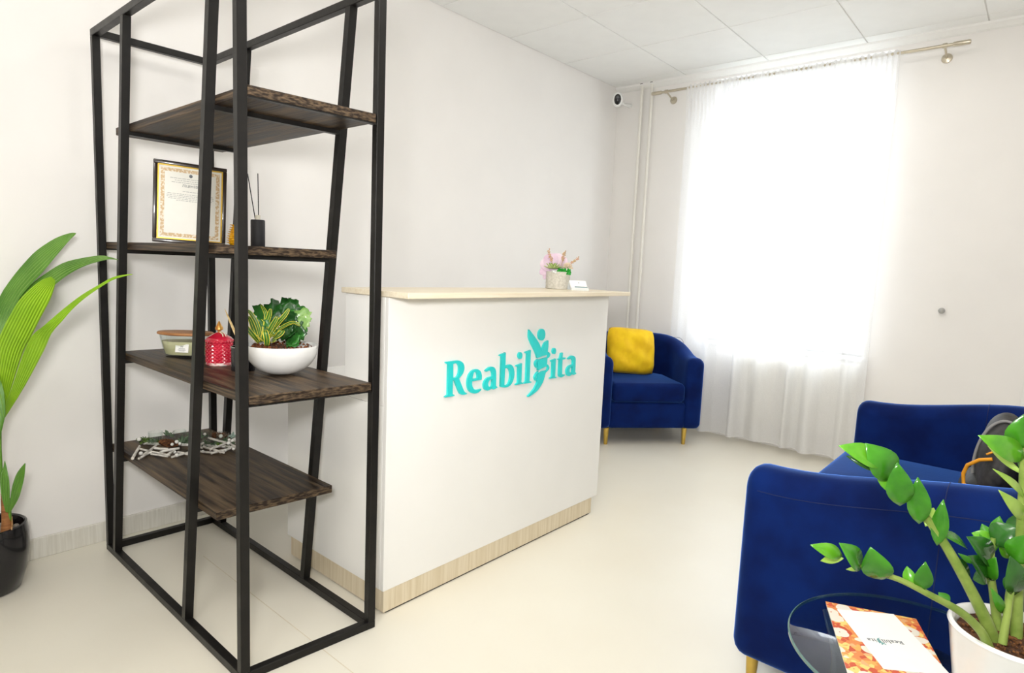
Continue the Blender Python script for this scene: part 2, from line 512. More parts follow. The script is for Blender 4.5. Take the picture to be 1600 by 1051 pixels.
LOGO = [
    ('R', [[-3268,415,-2960,418,-2841,423,-2730,424,-2651,420,-2581,403,-2499,364,-2427,312,-2381,249,-2356,180,-2349,110,-2360,39,-2385,-29,-2429,-95,-2506,-161,-2595,-226,-2593,-258,-2481,-461,-2382,-635,-2335,-715,-2289,-774,-2232,-806,-2172,-828,-2186,-866,-2284,-868,-2371,-866,-2433,-855,-2481,-836,-2518,-810,-2548,-772,-2614,-665,-2687,-536,-2754,-413,-2821,-290,-2910,-264,-2898,-767,-2801,-818,-2800,-849,-3246,-849,-3257,-828,-3127,-768,-3136,-436,-3148,316,-3256,371],[-2914,317,-2888,325,-2862,333,-2832,336,-2791,332,-2745,323,-2704,306,-2671,279,-2643,245,-2623,205,-2611,157,-2606,102,-2607,48,-2613,-6,-2624,-59,-2643,-104,-2670,-140,-2705,-167,-2745,-186,-2791,-193,-2842,-191,-2892,-189]]),
    ('e', [[-1420,-419,-1920,-416,-1924,-482,-1920,-548,-1891,-620,-1851,-684,-1808,-725,-1757,-752,-1695,-768,-1620,-774,-1521,-770,-1414,-762,-1414,-782,-1423,-802,-1485,-843,-1568,-881,-1657,-898,-1749,-898,-1843,-883,-1932,-851,-2008,-803,-2071,-737,-2119,-649,-2150,-552,-2161,-466,-2155,-377,-2136,-275,-2098,-177,-2033,-96,-1950,-33,-1852,1,-1751,14,-1666,7,-1591,-18,-1525,-58,-1471,-114,-1433,-186,-1410,-266,-1411,-342],[-1909,-333,-1631,-331,-1634,-290,-1637,-248,-1645,-209,-1659,-171,-1679,-135,-1700,-107,-1721,-89,-1745,-79,-1769,-76,-1796,-76,-1823,-84,-1847,-100,-1867,-131,-1884,-172,-1897,-214,-1903,-254,-1906,-293]]),
    ('a', [[-1225,-95,-1148,-47,-1067,-6,-972,18,-878,26,-800,12,-734,-20,-682,-70,-644,-135,-624,-208,-614,-299,-607,-497,-602,-730,-560,-779,-506,-795,-518,-820,-613,-850,-697,-870,-749,-866,-789,-850,-816,-827,-838,-799,-888,-832,-943,-858,-1017,-871,-1094,-869,-1165,-847,-1224,-805,-1265,-740,-1286,-666,-1286,-596,-1264,-529,-1212,-464,-1145,-410,-1074,-381,-996,-365,-909,-359,-817,-357,-820,-298,-829,-241,-857,-184,-894,-137,-934,-110,-985,-102,-1073,-116,-1173,-139],[-818,-446,-869,-453,-920,-460,-964,-474,-1000,-501,-1029,-535,-1048,-571,-1055,-607,-1053,-644,-1042,-678,-1021,-709,-991,-739,-961,-758,-931,-763,-899,-758,-872,-751,-851,-743,-834,-732,-817,-722]]),
    ('b', [[-462,436,-109,515,-99,-72,-52,-38,5,-9,95,13,194,15,286,-22,366,-89,422,-186,457,-300,467,-419,451,-539,400,-661,327,-765,241,-828,141,-863,21,-876,-103,-871,-213,-848,-320,-817,-340,372,-447,408],[-110,-116,-70,-107,-30,-99,11,-100,54,-115,98,-141,138,-176,173,-225,203,-285,223,-350,230,-421,228,-498,218,-569,201,-632,176,-690,146,-735,111,-766,70,-785,27,-795,-17,-793,-63,-781,-109,-770]]),
    ('i', [[559,-70,908,0,918,-778,1036,-819,1024,-856,583,-855,596,-830,719,-783,689,-129,575,-105],[912,307,910,280,903,254,891,231,876,211,858,195,837,184,814,178,791,178,768,182,745,192,725,207,707,225,692,248,681,273,675,299,673,326,675,353,682,378,693,401,708,421,727,437,747,448,770,454,793,455,816,451,839,441,860,427,878,408,892,386,903,361,910,334]]),
    ('l', [[1093,432,1439,495,1443,-790,1571,-833,1568,-867,1112,-862,1110,-837,1222,-784,1214,367,1110,399]]),
    ('figure', [[1279,1342,1469,1187,1656,1029,1837,866,1994,704,2090,546,2165,390,2204,496,2247,594,2295,675,2360,741,2462,785,2579,820,2592,702,2599,570,2584,398,2562,214,2381,198,2206,180,2046,156,1892,129,1833,249,1752,385,1596,577,1438,771,1338,916,1277,1050,1268,1196],[1949,17,2033,36,2118,55,2214,71,2327,82,2451,89,2576,97,2565,-272,2476,-288,2388,-305,2294,-324,2193,-348,2086,-375,1980,-402],[2007,-559,2089,-529,2170,-499,2257,-476,2350,-465,2447,-462,2545,-458,2521,-514,2498,-571,2469,-639,2438,-730,2401,-834,2342,-939,2251,-1046,2139,-1153,2020,-1244,1893,-1310,1760,-1359,1644,-1398,1559,-1422,1484,-1438,1410,-1453,1398,-1411,1511,-1344,1625,-1277,1726,-1207,1807,-1134,1874,-1058,1927,-984,1963,-914,1985,-845,1999,-775,2006,-704,2007,-632],[2634,324,2670,304,2707,285,2735,263,2754,235,2764,205,2763,176,2746,146,2719,118,2688,94,2654,78,2617,67,2580,56,2604,92,2628,127,2647,160,2657,187,2661,212,2661,237,2655,265,2644,294],[1958,81,1903,58,1847,36,1804,8,1775,-30,1758,-74,1756,-119,1772,-168,1802,-218,1839,-259,1881,-284,1930,-300,1979,-315,1955,-291,1931,-268,1910,-241,1888,-211,1869,-179,1859,-144,1865,-105,1880,-64,1898,-25,1917,11,1938,46],[2627,-215,2666,-249,2705,-284,2731,-319,2741,-355,2737,-391,2715,-428,2668,-464,2605,-500,2541,-536,2570,-496,2600,-456,2623,-419,2636,-387,2643,-358,2646,-327,2642,-291,2634,-253],[2017,-437,1956,-469,1895,-500,1845,-536,1805,-579,1776,-625,1763,-672,1771,-722,1796,-772,1832,-812,1881,-837,1941,-853,2001,-869,1971,-840,1941,-811,1917,-782,1898,-750,1884,-718,1880,-685,1889,-653,1908,-620,1931,-582,1957,-537,1987,-487],[2348,1075,2344,1027,2331,982,2310,940,2282,905,2248,876,2210,856,2168,844,2125,842,2081,850,2040,866,2002,891,1969,923,1942,962,1921,1005,1909,1052,1905,1099,1909,1147,1922,1192,1942,1232,1970,1268,2003,1297,2041,1317,2083,1329,2126,1332,2169,1325,2211,1309,2249,1285,2283,1252,2310,1214,2331,1170,2344,1123]]),
    ('i', [[2841,-66,3177,0,3182,-797,3284,-834,3278,-859,2835,-846,2841,-817,2969,-774,2953,-144,2848,-92],[3164,319,3162,293,3155,269,3144,247,3130,227,3112,212,3091,201,3069,195,3046,195,3022,199,3000,208,2980,222,2962,240,2947,262,2936,286,2930,311,2927,337,2929,363,2936,388,2947,410,2962,429,2979,444,3000,455,3022,461,3045,462,3068,458,3091,449,3111,435,3129,417,3144,395,3155,371,3162,346]]),
    ('t', [[3540,204,3669,220,3665,-6,3895,-20,3871,-85,3661,-94,3672,-431,3685,-701,3691,-734,3725,-758,3811,-769,3917,-775,3905,-803,3878,-827,3768,-858,3648,-877,3570,-864,3514,-832,3480,-789,3467,-731,3460,-442,3458,-85,3362,-73,3359,-38,3429,-32,3486,-9,3517,86]]),
    ('a', [[4083,-77,4166,-36,4250,-2,4339,17,4429,19,4523,-6,4603,-49,4647,-102,4666,-171,4678,-432,4684,-750,4775,-805,4768,-827,4690,-850,4618,-866,4558,-863,4509,-849,4477,-830,4450,-807,4408,-836,4358,-860,4287,-878,4209,-880,4133,-858,4069,-812,4028,-732,4009,-646,4013,-582,4043,-525,4106,-465,4197,-415,4324,-392,4466,-378,4465,-297,4457,-225,4433,-175,4398,-139,4358,-115,4304,-104,4211,-110,4105,-123],[4448,-457,4405,-466,4363,-474,4324,-490,4291,-516,4262,-548,4242,-580,4235,-611,4236,-641,4244,-670,4258,-696,4277,-720,4302,-738,4335,-747,4375,-750,4409,-749,4432,-742,4449,-730,4467,-719]]),
]
def letter_mesh(name, loops, ext, scale=1.0):
    cu = bpy.data.curves.new(name, 'CURVE')
    cu.dimensions = '2D'
    cu.fill_mode = 'BOTH'
    cu.extrude = ext / 2
    for lp in loops:
        n = len(lp) // 2
        sp = cu.splines.new('POLY')
        sp.points.add(n - 1)
        for i in range(n):
            sp.points[i].co = (lp[2 * i] * 1e-4 * scale, lp[2 * i + 1] * 1e-4 * scale, 0, 1)
        sp.use_cyclic_u = True
    tmp = bpy.data.objects.new(name, cu)
    COL.objects.link(tmp)
    dg = bpy.context.evaluated_depsgraph_get()
    me = bpy.data.meshes.new_from_object(tmp.evaluated_get(dg))
    bpy.data.objects.remove(tmp, do_unlink=True)
    return me
logo = bpy.data.objects.new('logo', None)
COL.objects.link(logo)
logo.empty_display_size = 0.02
logo.parent = t
logo.location = L(1.8, DY - 0.0045, 0.8)
logo.rotation_euler = (PI / 2, 0, 0)
logo['label'] = 'turquoise raised lettering with a figure emblem'
for n, loops in LOGO:
    me = letter_mesh('letter', loops, 0.009)
    me.materials.append(M['teal'])
    inst('emblem' if n == 'figure' else 'letter', me, logo)

# ================================================================== CURTAIN, ROD, RADIATOR, PIPES
RX = 4.34
t = thing('curtain_rod', 'champagne metal curtain rod over the bright window', 'curtain rod', (RX, 1.45, 2.533))
bm = nb(); add_tube(bm, [(0, -0.90, 0), (0, 0.90, 0)], 0.009, 14); obj('rod', bm, M['nickel'], t, 40)
for s in (-1, 1):
    bm = nb(); add_lathe(bm, [(0, 0.0), (0.011, 0.0), (0.013, 0.004), (0.013, 0.075), (0.011, 0.082), (0, 0.082)], 16)
    bmesh.ops.rotate(bm, verts=bm.verts[:], matrix=Matrix.Rotation(-s * PI / 2, 3, 'X'), cent=(0, 0, 0))
    bmesh.ops.translate(bm, verts=bm.verts[:], vec=(0, s * 0.90, 0)); obj('finial', bm, M['nickel'], t, 40)
    br = nb()
    y = s * 0.862
    add_tube(br, [(0, y, 0.0), (0.04, y, -0.012), (0.09, y, -0.03), (XW - RX - 0.012, y, -0.035)], 0.006, 8)
    add_tube(br, [(0, y - 0.011, 0), (0, y + 0.011, 0)], 0.0135, 14)
    b = obj('bracket', br, M['nickel'], t, 40)
    bm = nb(); add_lathe(bm, [(0, 0), (0.026, 0), (0.028, 0.004), (0.026, 0.011), (0.012, 0.016), (0, 0.016)], 20)
    bmesh.ops.rotate(bm, verts=bm.verts[:], matrix=Matrix.Rotation(-PI / 2, 3, 'Y'), cent=(0, 0, 0))
    bmesh.ops.translate(bm, verts=bm.verts[:], vec=(XW - RX, y, -0.035)); obj('wall_plate', bm, M['nickel'], b, 40)

def sheer_mat():
    m = bpy.data.materials.new('white_sheer_voile')
    m.use_nodes = True
    nt = m.node_tree
    nt.nodes.clear()
    tr = nt.nodes.new('ShaderNodeBsdfTransparent')
    tl = nt.nodes.new('ShaderNodeBsdfTranslucent')
    df = nt.nodes.new('ShaderNodeBsdfDiffuse')
    for n in (tl, df):
        n.inputs['Color'].default_value = (0.97, 0.97, 0.97, 1)
    m1 = nt.nodes.new('ShaderNodeMixShader')
    m1.inputs[0].default_value = 0.62
    m2 = nt.nodes.new('ShaderNodeMixShader')
    wv = nt.nodes.new('ShaderNodeTexNoise')
    wv.inputs['Scale'].default_value = 160
    tc = nt.nodes.new('ShaderNodeTexCoord')
    mr = nt.nodes.new('ShaderNodeMapRange')
    mr.inputs['To Min'].default_value = 0.68
    mr.inputs['To Max'].default_value = 0.78
    o = nt.nodes.new('ShaderNodeOutputMaterial')
    nt.links.new(tc.outputs['Object'], wv.inputs['Vector'])
    nt.links.new(wv.outputs['Fac'], mr.inputs['Value'])
    nt.links.new(mr.outputs['Result'], m2.inputs[0])
    nt.links.new(tl.outputs[0], m1.inputs[1])
    nt.links.new(df.outputs[0], m1.inputs[2])
    nt.links.new(tr.outputs[0], m2.inputs[1])
    nt.links.new(m1.outputs[0], m2.inputs[2])
    nt.links.new(m2.outputs[0], o.inputs['Surface'])
    return m
M['sheer'] = sheer_mat()
M['hem'] = mat('white_hem', '#f5f4f2', 0.8)
CY0, CY1 = 0.80, 2.14
t = thing('sheer_curtain', 'white sheer curtain hanging in folds before the window', 'curtain', (RX, 1.47, 0))
folds = []
yy = CY0
r2 = random.Random(3)
while yy < CY1:
    folds.append(yy)
    yy += r2.choice([0.055, 0.075, 0.10, 0.12])
def wave(y, z):
    k = 0
    while k + 1 < len(folds) and folds[k + 1] < y: k += 1
    a = folds[k]; b = folds[k + 1] if k + 1 < len(folds) else CY1 + 0.05
    ph = (y - a) / (b - a)
    s = math.sin(ph * PI) * (1 if k % 2 else -1)
    low = 0.55 + 0.45 * (1 - z / 2.5)
    amp = (0.5 + 0.5 * math.sin(k * 2.3 + 1)) * 0.6 + 0.4
    top = 1 - smoothstep((z - 2.2) / 0.3)
    fine = 0.007 * math.sin(y * 210 + k) * (1 - top)
    near = 1 - 0.75 * smoothstep((y - 1.80) / 0.12)      # pressed flat beside the armchair
    return near * (-0.080 * s if s > 0 else -0.024 * s) * low * amp * (0.25 + 0.75 * top) + fine
bm = nb()
NY, NZ = 260, 26
grid = []
for j in range(NZ + 1):
    z = lerp(0.045, 2.548, j / NZ)
    row = []
    for i in range(NY + 1):
        y = lerp(CY0, CY1, i / NY)
        zz = z
        if j == NZ: zz += 0.006 * math.sin(y * 170)
        row.append(bm.verts.new((wave(y, z) - (0.012 if j > NZ - 2 else 0), y - 1.47, zz)))
    grid.append(row)
for j in range(NZ):
    for i in range(NY):
        bm.faces.new((grid[j][i], grid[j][i + 1], grid[j + 1][i + 1], grid[j + 1][i]))
obj('cloth', bm, M['sheer'], t, 60)
bm = nb(); add_tube(bm, [(wave(lerp(CY0, CY1, i / 200), 0.045), lerp(CY0, CY1, i / 200) - 1.47, 0.045) for i in range(201)], 0.0022, 5); obj('hem', bm, M['hem'], t, 60)

t = thing('radiator', 'white panel radiator under the window behind the sheer curtain', 'radiator', (XW - 0.05, 1.24, 0))
bm = nb(); add_box(bm, (-0.028, -0.38, 0.165), (0.025, 0.38, 0.655), 0.008, 2)
obj('panel', bm, M['pipe'], t, 40)
for k in range(18):
    bm = nb(); y = -0.36 + k * 0.72 / 17; add_box(bm, (-0.031, y - 0.009, 0.20), (-0.027, y + 0.009, 0.62), 0.001, 1); obj('rib', bm, M['pipe'], t)
bm = nb(); add_box(bm, (0.025, -0.3, 0.3), (0.05, 0.3, 0.5)); obj('wall_bracket', bm, M['pipe'], t)

for k, (px, dz, lab) in enumerate(((1003.6, 0, 'thin white heating pipe in the corner, nearer the camera gadget'), (1019, 0, 'thin white heating pipe in the corner, nearer the curtain rod'))):
    p = at(px, 132, x=4.44)
    bm = nb(); add_tube(bm, [(0, 0, 0), (0, 0, HC)], 0.0125, 14); q = obj('heating_pipe', bm, M['pipe'], None, 40, (4.445, p.y, 0))
    tag(q, lab, 'pipe', 'corner heating pipes')
    bm = nb(); add_lathe(bm, [(0.0126, 0), (0.022, 0), (0.022, 0.004), (0.0126, 0.004)], 16); obj('ceiling_collar', bm, M['dark_gap'], q, 40, (0, 0, HC - 0.006))
    for z in (0.35, 1.17):
        bm = nb(); add_tube(bm, [(0, 0, z), (0, 0, z + 0.05)], 0.0165, 12); obj('coupling', bm, M['pipe'], q, 40)

p = at(1472, 485, x=XW)
t = thing('wall_hook', 'small round grey knob on the wall right of the curtain', 'hook', (XW, p.y, p.z))
bm = nb(); add_ball(bm, (-0.022, 0, 0), 0.0175, 18, 12); obj('ball', bm, mat('grey_knob', '#b3b2ae', 0.35), t, 60)
bm = nb(); add_tube(bm, [(0, 0, 0), (-0.012, 0, 0)], 0.010, 12); obj('stem', bm, M['nickel'], t, 40)

# security camera in the corner
p = at(965, 156, d=4.80)
dirv = (_C - p); dirv.z = -0.5; dirv.normalize()
t = thing('security_camera', 'small white security camera with black oval face in the room corner', 'camera', p)
t.rotation_euler = dirv.to_track_quat('X', 'Z').to_euler()
bm = nb(); add_ball(bm, (0, 0, 0), 0.045, 20, 14, (0.75, 0.95, 1.25)); obj('shell', bm, M['white_cer'], t, 60)
bm = nb(); add_ball(bm, (0.014, 0, 0), 0.033, 20, 14, (0.78, 0.92, 1.30)); fa = obj('face', bm, M['black_cer'], t, 60)
bm = nb(); add_lathe(bm, [(0.0, 0.002), (0.008, 0.003), (0.012, 0.0), (0.012, -0.01)], 18)
bmesh.ops.rotate(bm, verts=bm.verts[:], matrix=Matrix.Rotation(PI / 2, 3, 'Y'), cent=(0, 0, 0))
bmesh.ops.translate(bm, verts=bm.verts[:], vec=(0.0375, 0, 0.014)); obj('lens', bm, mat('lens_glass', '#5c5f63', 0.1, coat=1), fa, 60)
inv = t.rotation_euler.to_matrix().inverted()
w0 = inv @ (Vector((XW - 0.002, p.y + 0.01, p.z + 0.0)) - p)
bm = nb(); add_tube(bm, [(-0.02, 0, 0), tuple(w0 * 0.5 + Vector((0, 0, -0.01))), tuple(w0)], [0.009, 0.009, 0.018], 12); obj('mount', bm, M['white_cer'], t, 60)

# ================================================================== UPHOLSTERED SEATS
def section(hw, z0, zt, rt, rb, n=5):
    """Closed ring in (n, z): rounded rectangle."""
    pts = []
    for cxn, cz, r, a0 in ((hw - rb, z0 + rb, rb, -PI / 2), (hw - rt, zt - rt, rt, 0), (-hw + rt, zt - rt, rt, PI / 2), (-hw + rb, z0 + rb, rb, PI)):
        for k in range(n + 1):
            a = a0 + (PI / 2) * k / n
            pts.append((cxn + r * math.cos(a), cz + r * math.sin(a)))
    return pts

def tub_seat(name, label, loc, rz, Wd, D, th, rc, arm_h, back_h, seat_h, leg_in, front_out=0.0, group=None, rise=(0.2, 0.75)):
    t = thing(name, label, 'armchair' if Wd < 1 else 'sofa', loc, rz, group)
    hw = th / 2
    xa_ = Wd / 2 - hw
    yb_ = D - hw
    path = []
    n = 10
    for k in range(n):
        path.append((Vector((-xa_, lerp(0.045, yb_ - rc, k / n))), Vector((-1, 0))))
    m = 12
    for k in range(m):
        a = PI - (PI / 2) * k / m
        path.append((Vector((-xa_ + rc + rc * math.cos(a), yb_ - rc + rc * math.sin(a))), Vector((math.cos(a), math.sin(a)))))
    q = 10
    for k in range(q + 1):
        path.append((Vector((lerp(-xa_ + rc, xa_ - rc, k / q), yb_)), Vector((0, 1))))
    for k in range(1, m + 1):
        a = PI / 2 - (PI / 2) * k / m
        path.append((Vector((xa_ - rc + rc * math.cos(a), yb_ - rc + rc * math.sin(a))), Vector((math.cos(a), math.sin(a)))))
    for k in range(1, n + 1):
        path.append((Vector((xa_, lerp(yb_ - rc, 0.045, k / n))), Vector((1, 0))))
    def height(p):
        u = (p.y - 0.045) / (yb_ - 0.045)
        return arm_h + (back_h - arm_h) * smoothstep((u - rise[0]) / (rise[1] - rise[0]))
    z0 = 0.115
    rings, caps = [], 4
    def ring(p, nrm, inset=0.0):
        zt = height(p)
        sec = section(hw - inset, z0 + inset, zt - inset, max(0.004, min(min(hw * 0.82, 0.055) - inset * 0.6, (hw - inset) * 0.9)), max(0.004, min(0.038 - inset * 0.6, (hw - inset) * 0.8)))
        return [Vector((p.x + nrm.x * a, p.y + nrm.y * a, b)) for a, b in sec]
    re = 0.04
    p0, n0 = path[0]
    for k in range(caps):
        ph = (PI / 2) * k / caps
        rings.append(ring(Vector((p0.x, 0.045 - re * math.cos(ph))), n0, re * (1 - math.sin(ph))))
    for p, nn in path:
        rings.append(ring(p, nn))
    p1, n1 = path[-1]
    for k in range(caps - 1, -1, -1):
        ph = (PI / 2) * k / caps
        rings.append(ring(Vector((p1.x, 0.045 - re * math.cos(ph))), n1, re * (1 - math.sin(ph))))
    bm = nb()
    rings_loft(bm, rings)
    obj('shell', bm, M['velvet'], t, 50)
    # piping seam on the outside and inside, just under the rounded top
    bm = nb()
    add_tube(bm, [(p.x + nn.x * (hw - 0.0004), p.y + nn.y * (hw - 0.0004), height(p) - 0.058) for p, nn in path], 0.0014, 6)
    obj('top_seam', bm, M['piping'], t, 60)
    for s in (-1, 1):
        ys = D * 0.62
        pts = []
        zt = height(Vector((0, ys)))
        sec = section(hw, z0, zt, min(hw * 0.82, 0.055), 0.038)
        for a, b in sec[3:22]:
            pts.append((s * (xa_ + a), ys, b))
        bm = nb(); add_tube(bm, pts, 0.0013, 6); obj('side_seam', bm, M['piping'], t, 60)
    xi = Wd / 2 - th
    bm = nb(); add_box(bm, (-xi - 0.01, 0.022, 0.117), (xi + 0.01, D - th + 0.02, 0.295), 0.02, 3); obj('seat_base', bm, M['velvet'], t, 40)
    bm = nb(); add_box(bm, (-xi + 0.002, 0.012 - front_out, 0.298), (xi - 0.002, D - th + 0.01, seat_h), 0.034, 4)
    for v in bm.verts:
        if v.co.z > seat_h - 0.02:
            v.co.z += 0.012 * (1 - (v.co.x / xi) ** 2)
    obj('seat_cushion', bm, M['velvet'], t, 40)
    for sx_ in (-1, 1):
        for y in (0.05, D - 0.10):
            bm = nb()
            x = sx_ * (Wd / 2 - leg_in)
            add_lathe(bm, [(0, 0), (0.0115, 0), (0.0125, 0.004), (0.019, 0.118), (0, 0.118)], 18, (x, y, 0))
            obj('leg', bm, M['brass'], t, 40)
    return t

AX = (0.758, -0.652)
fm = Vector((3.790, 2.002)) - Vector((0.652, 0.758)) * 0.05
armchair = tub_seat('armchair', 'navy velvet tub armchair with brass legs beside the curtain', (fm.x, fm.y, 0), math.atan2(-0.652, 0.758),
                    0.775, 0.64, 0.125, 0.315, 0.612, 0.730, 0.430, 0.106, rise=(0.05, 0.85))
sofa = tub_seat('sofa', 'navy velvet two-seat sofa in the right foreground', (2.405, 0.585, 0), PI,
                1.45, 0.74, 0.13, 0.16, 0.665, 0.735, 0.455, 0.075, front_out=0.03, rise=(0.05, 0.9))

# yellow pillow on the armchair
def pillow(bm, w, h, d, n=22, seed=1):
    rr = random.Random(seed)
    top, bot = [], []
    for j in range(n + 1):
        a, b = [], []
        for i in range(n + 1):
            u, v = 2 * i / n - 1, 2 * j / n - 1
            x = u * w / 2 * math.sqrt(1 - 0.20 * v ** 4) * (1 - 0.03 * (1 - v * v) * abs(u))
            y = v * h / 2 * math.sqrt(1 - 0.20 * u ** 4) * (1 - 0.03 * (1 - u * u) * abs(v))
            f = max(0.0, (1 - u ** 4) * (1 - v ** 4)) ** 0.55
            wr = 0.010 * math.sin(7 * u + 3 * v + seed) * math.sin(5 * v - 2 * u) * f + (0.008 * math.sin(26 * u) * max(0, -v) ** 3 * f)
            a.append((x, -d / 2 * f + wr, y)); b.append((x, d / 2 * f, y))
        top.append(a); bot.append(b)
    va = [[bm.verts.new(p) for p in r] for r in top]
    vb = [[bm.verts.new(p) for p in r] for r in bot]
    for j in range(n):
        for i in range(n):
            bm.faces.new((va[j][i], va[j][i + 1], va[j + 1][i + 1], va[j + 1][i]))
            bm.faces.new((vb[j][i], vb[j + 1][i], vb[j + 1][i + 1], vb[j][i + 1]))
    bmesh.ops.remove_doubles(bm, verts=bm.verts[:], dist=1e-4)
bm = nb(); pillow(bm, 0.385, 0.345, 0.13)
ux, uy = Vector((0.758, -0.652)), Vector((0.652, 0.758))
pc = fm + uy * 0.34 - ux * 0.04
pil = obj('throw_pillow', bm, M['mustard'], None, 60, (pc.x, pc.y, 0.447 + 0.165))
pil.rotation_euler = (math.radians(-14), math.radians(4), math.atan2(-0.652, 0.758) + 0.10)
tag(pil, 'mustard yellow velvet pillow leaning in the armchair', 'pillow')

# dark bag lying on the sofa
t = thing('backpack', 'black and grey backpack with orange cord lying on the sofa', 'backpack', (2.50, 0.052, 0.468))
M['bag'] = mat('charcoal_nylon', '#3a3838', 0.6, scale=40, col2='#232222', bump=0.3, bscale=35)
M['bag_dk'] = mat('black_nylon', '#141414', 0.55, bump=0.2, bscale=60)
M['cord'] = mat('orange_cord', '#f0a01c', 0.6)
bm = nb(); add_ball(bm, (0, 0, 0.155), 1.0, 36, 24, (0.20, 0.072, 0.165))
for v in bm.verts:
    v.co.z = max(v.co.z, 0.004)
    v.co.x += 0.006 * math.sin(v.co.y * 40 + v.co.z * 30)
    v.co.y += 0.003 * math.sin(v.co.z * 45 + v.co.x * 20)
obj('body', bm, M['bag'], t, 70)
bm = nb(); add_ball(bm, (-0.03, 0.050, 0.070), 1.0, 24, 16, (0.16, 0.055, 0.066))
for v in bm.verts: v.co.z = max(v.co.z, 0.003)
obj('pocket', bm, M['bag_dk'], t, 70)
bm = nb(); add_tube(bm, [(-0.085, 0.069 * math.cos(a), max(0.006, 0.155 + 0.153 * math.sin(a))) for a in [(-0.6 + 2.8 * k / 30) for k in range(31)]], 0.0045, 8); obj('piping', bm, mat('grey_piping', '#8d8b88', 0.6), t, 60)
bm = nb(); add_tube(bm, [(-0.185, 0.02, 0.205), (-0.182, 0.05, 0.195), (-0.172, 0.078, 0.170), (-0.168, 0.086, 0.140), (-0.172, 0.082, 0.110), (-0.185, 0.045, 0.085)], 0.0055, 8); obj('cord', bm, M['cord'], t, 60)
bm = nb(); add_tube(bm, [(-0.180, 0.036, 0.215), (-0.175, 0.0, 0.240), (-0.160, -0.035, 0.245)], 0.003, 8); obj('cord', bm, M['cord'], t, 60)

# ================================================================== COFFEE TABLE AND WHAT LIES ON IT
TZ = 0.458
TC = (1.404, 0.104)
t = thing('coffee_table', 'round glass side table in front of the sofa', 'table', (TC[0], TC[1], 0))
def table_glass():
    m = bpy.data.materials.new('green_tinted_glass')
    m.use_nodes = True
    nt = m.node_tree
    nt.nodes.clear()
    tr = nt.nodes.new('ShaderNodeBsdfTransparent'); tr.inputs['Color'].default_value = (0.72, 0.82, 0.84, 1)
    gl = nt.nodes.new('ShaderNodeBsdfGlossy'); gl.inputs['Roughness'].default_value = 0.015
    fr = nt.nodes.new('ShaderNodeLayerWeight'); fr.inputs['Blend'].default_value = 0.22
    nz = nt.nodes.new('ShaderNodeTexNoise'); nz.inputs['Scale'].default_value = 40
    mr = nt.nodes.new('ShaderNodeMapRange'); mr.inputs['To Min'].default_value = 0.008; mr.inputs['To Max'].default_value = 0.03
    mx = nt.nodes.new('ShaderNodeMixShader'); o = nt.nodes.new('ShaderNodeOutputMaterial')
    nt.links.new(nz.outputs['Fac'], mr.inputs['Value']); nt.links.new(mr.outputs['Result'], gl.inputs['Roughness'])
    nt.links.new(fr.outputs['Facing'], mx.inputs[0]); nt.links.new(tr.outputs[0], mx.inputs[1]); nt.links.new(gl.outputs[0], mx.inputs[2])
    nt.links.new(mx.outputs[0], o.inputs['Surface'])
    return m
M['tglass'] = table_glass()
bm = nb(); add_lathe(bm, [(0, TZ - 0.008), (0.243, TZ - 0.008), (0.246, TZ - 0.006), (0.246, TZ - 0.002), (0.243, TZ), (0, TZ)], 96)
obj('glass_top', bm, M['tglass'], t, 40)
bm = nb(); add_lathe(bm, [(0.2445, TZ - 0.0075), (0.2475, TZ - 0.006), (0.2475, TZ - 0.002), (0.2445, TZ - 0.0005)], 96)
obj('glass_edge', bm, mat('glass_edge_green', '#5f7f78', 0.12, coat=0.5), t, 60)
bm = nb(); add_lathe(bm, [(0, 0), (0.15, 0), (0.15, 0.006), (0.145, 0.010), (0.016, 0.014), (0.014, 0.03), (0.014, TZ - 0.03), (0.07, TZ - 0.012), (0.07, TZ - 0.008), (0, TZ - 0.008)], 40)
obj('pedestal', bm, M['black_metal'], t, 40)

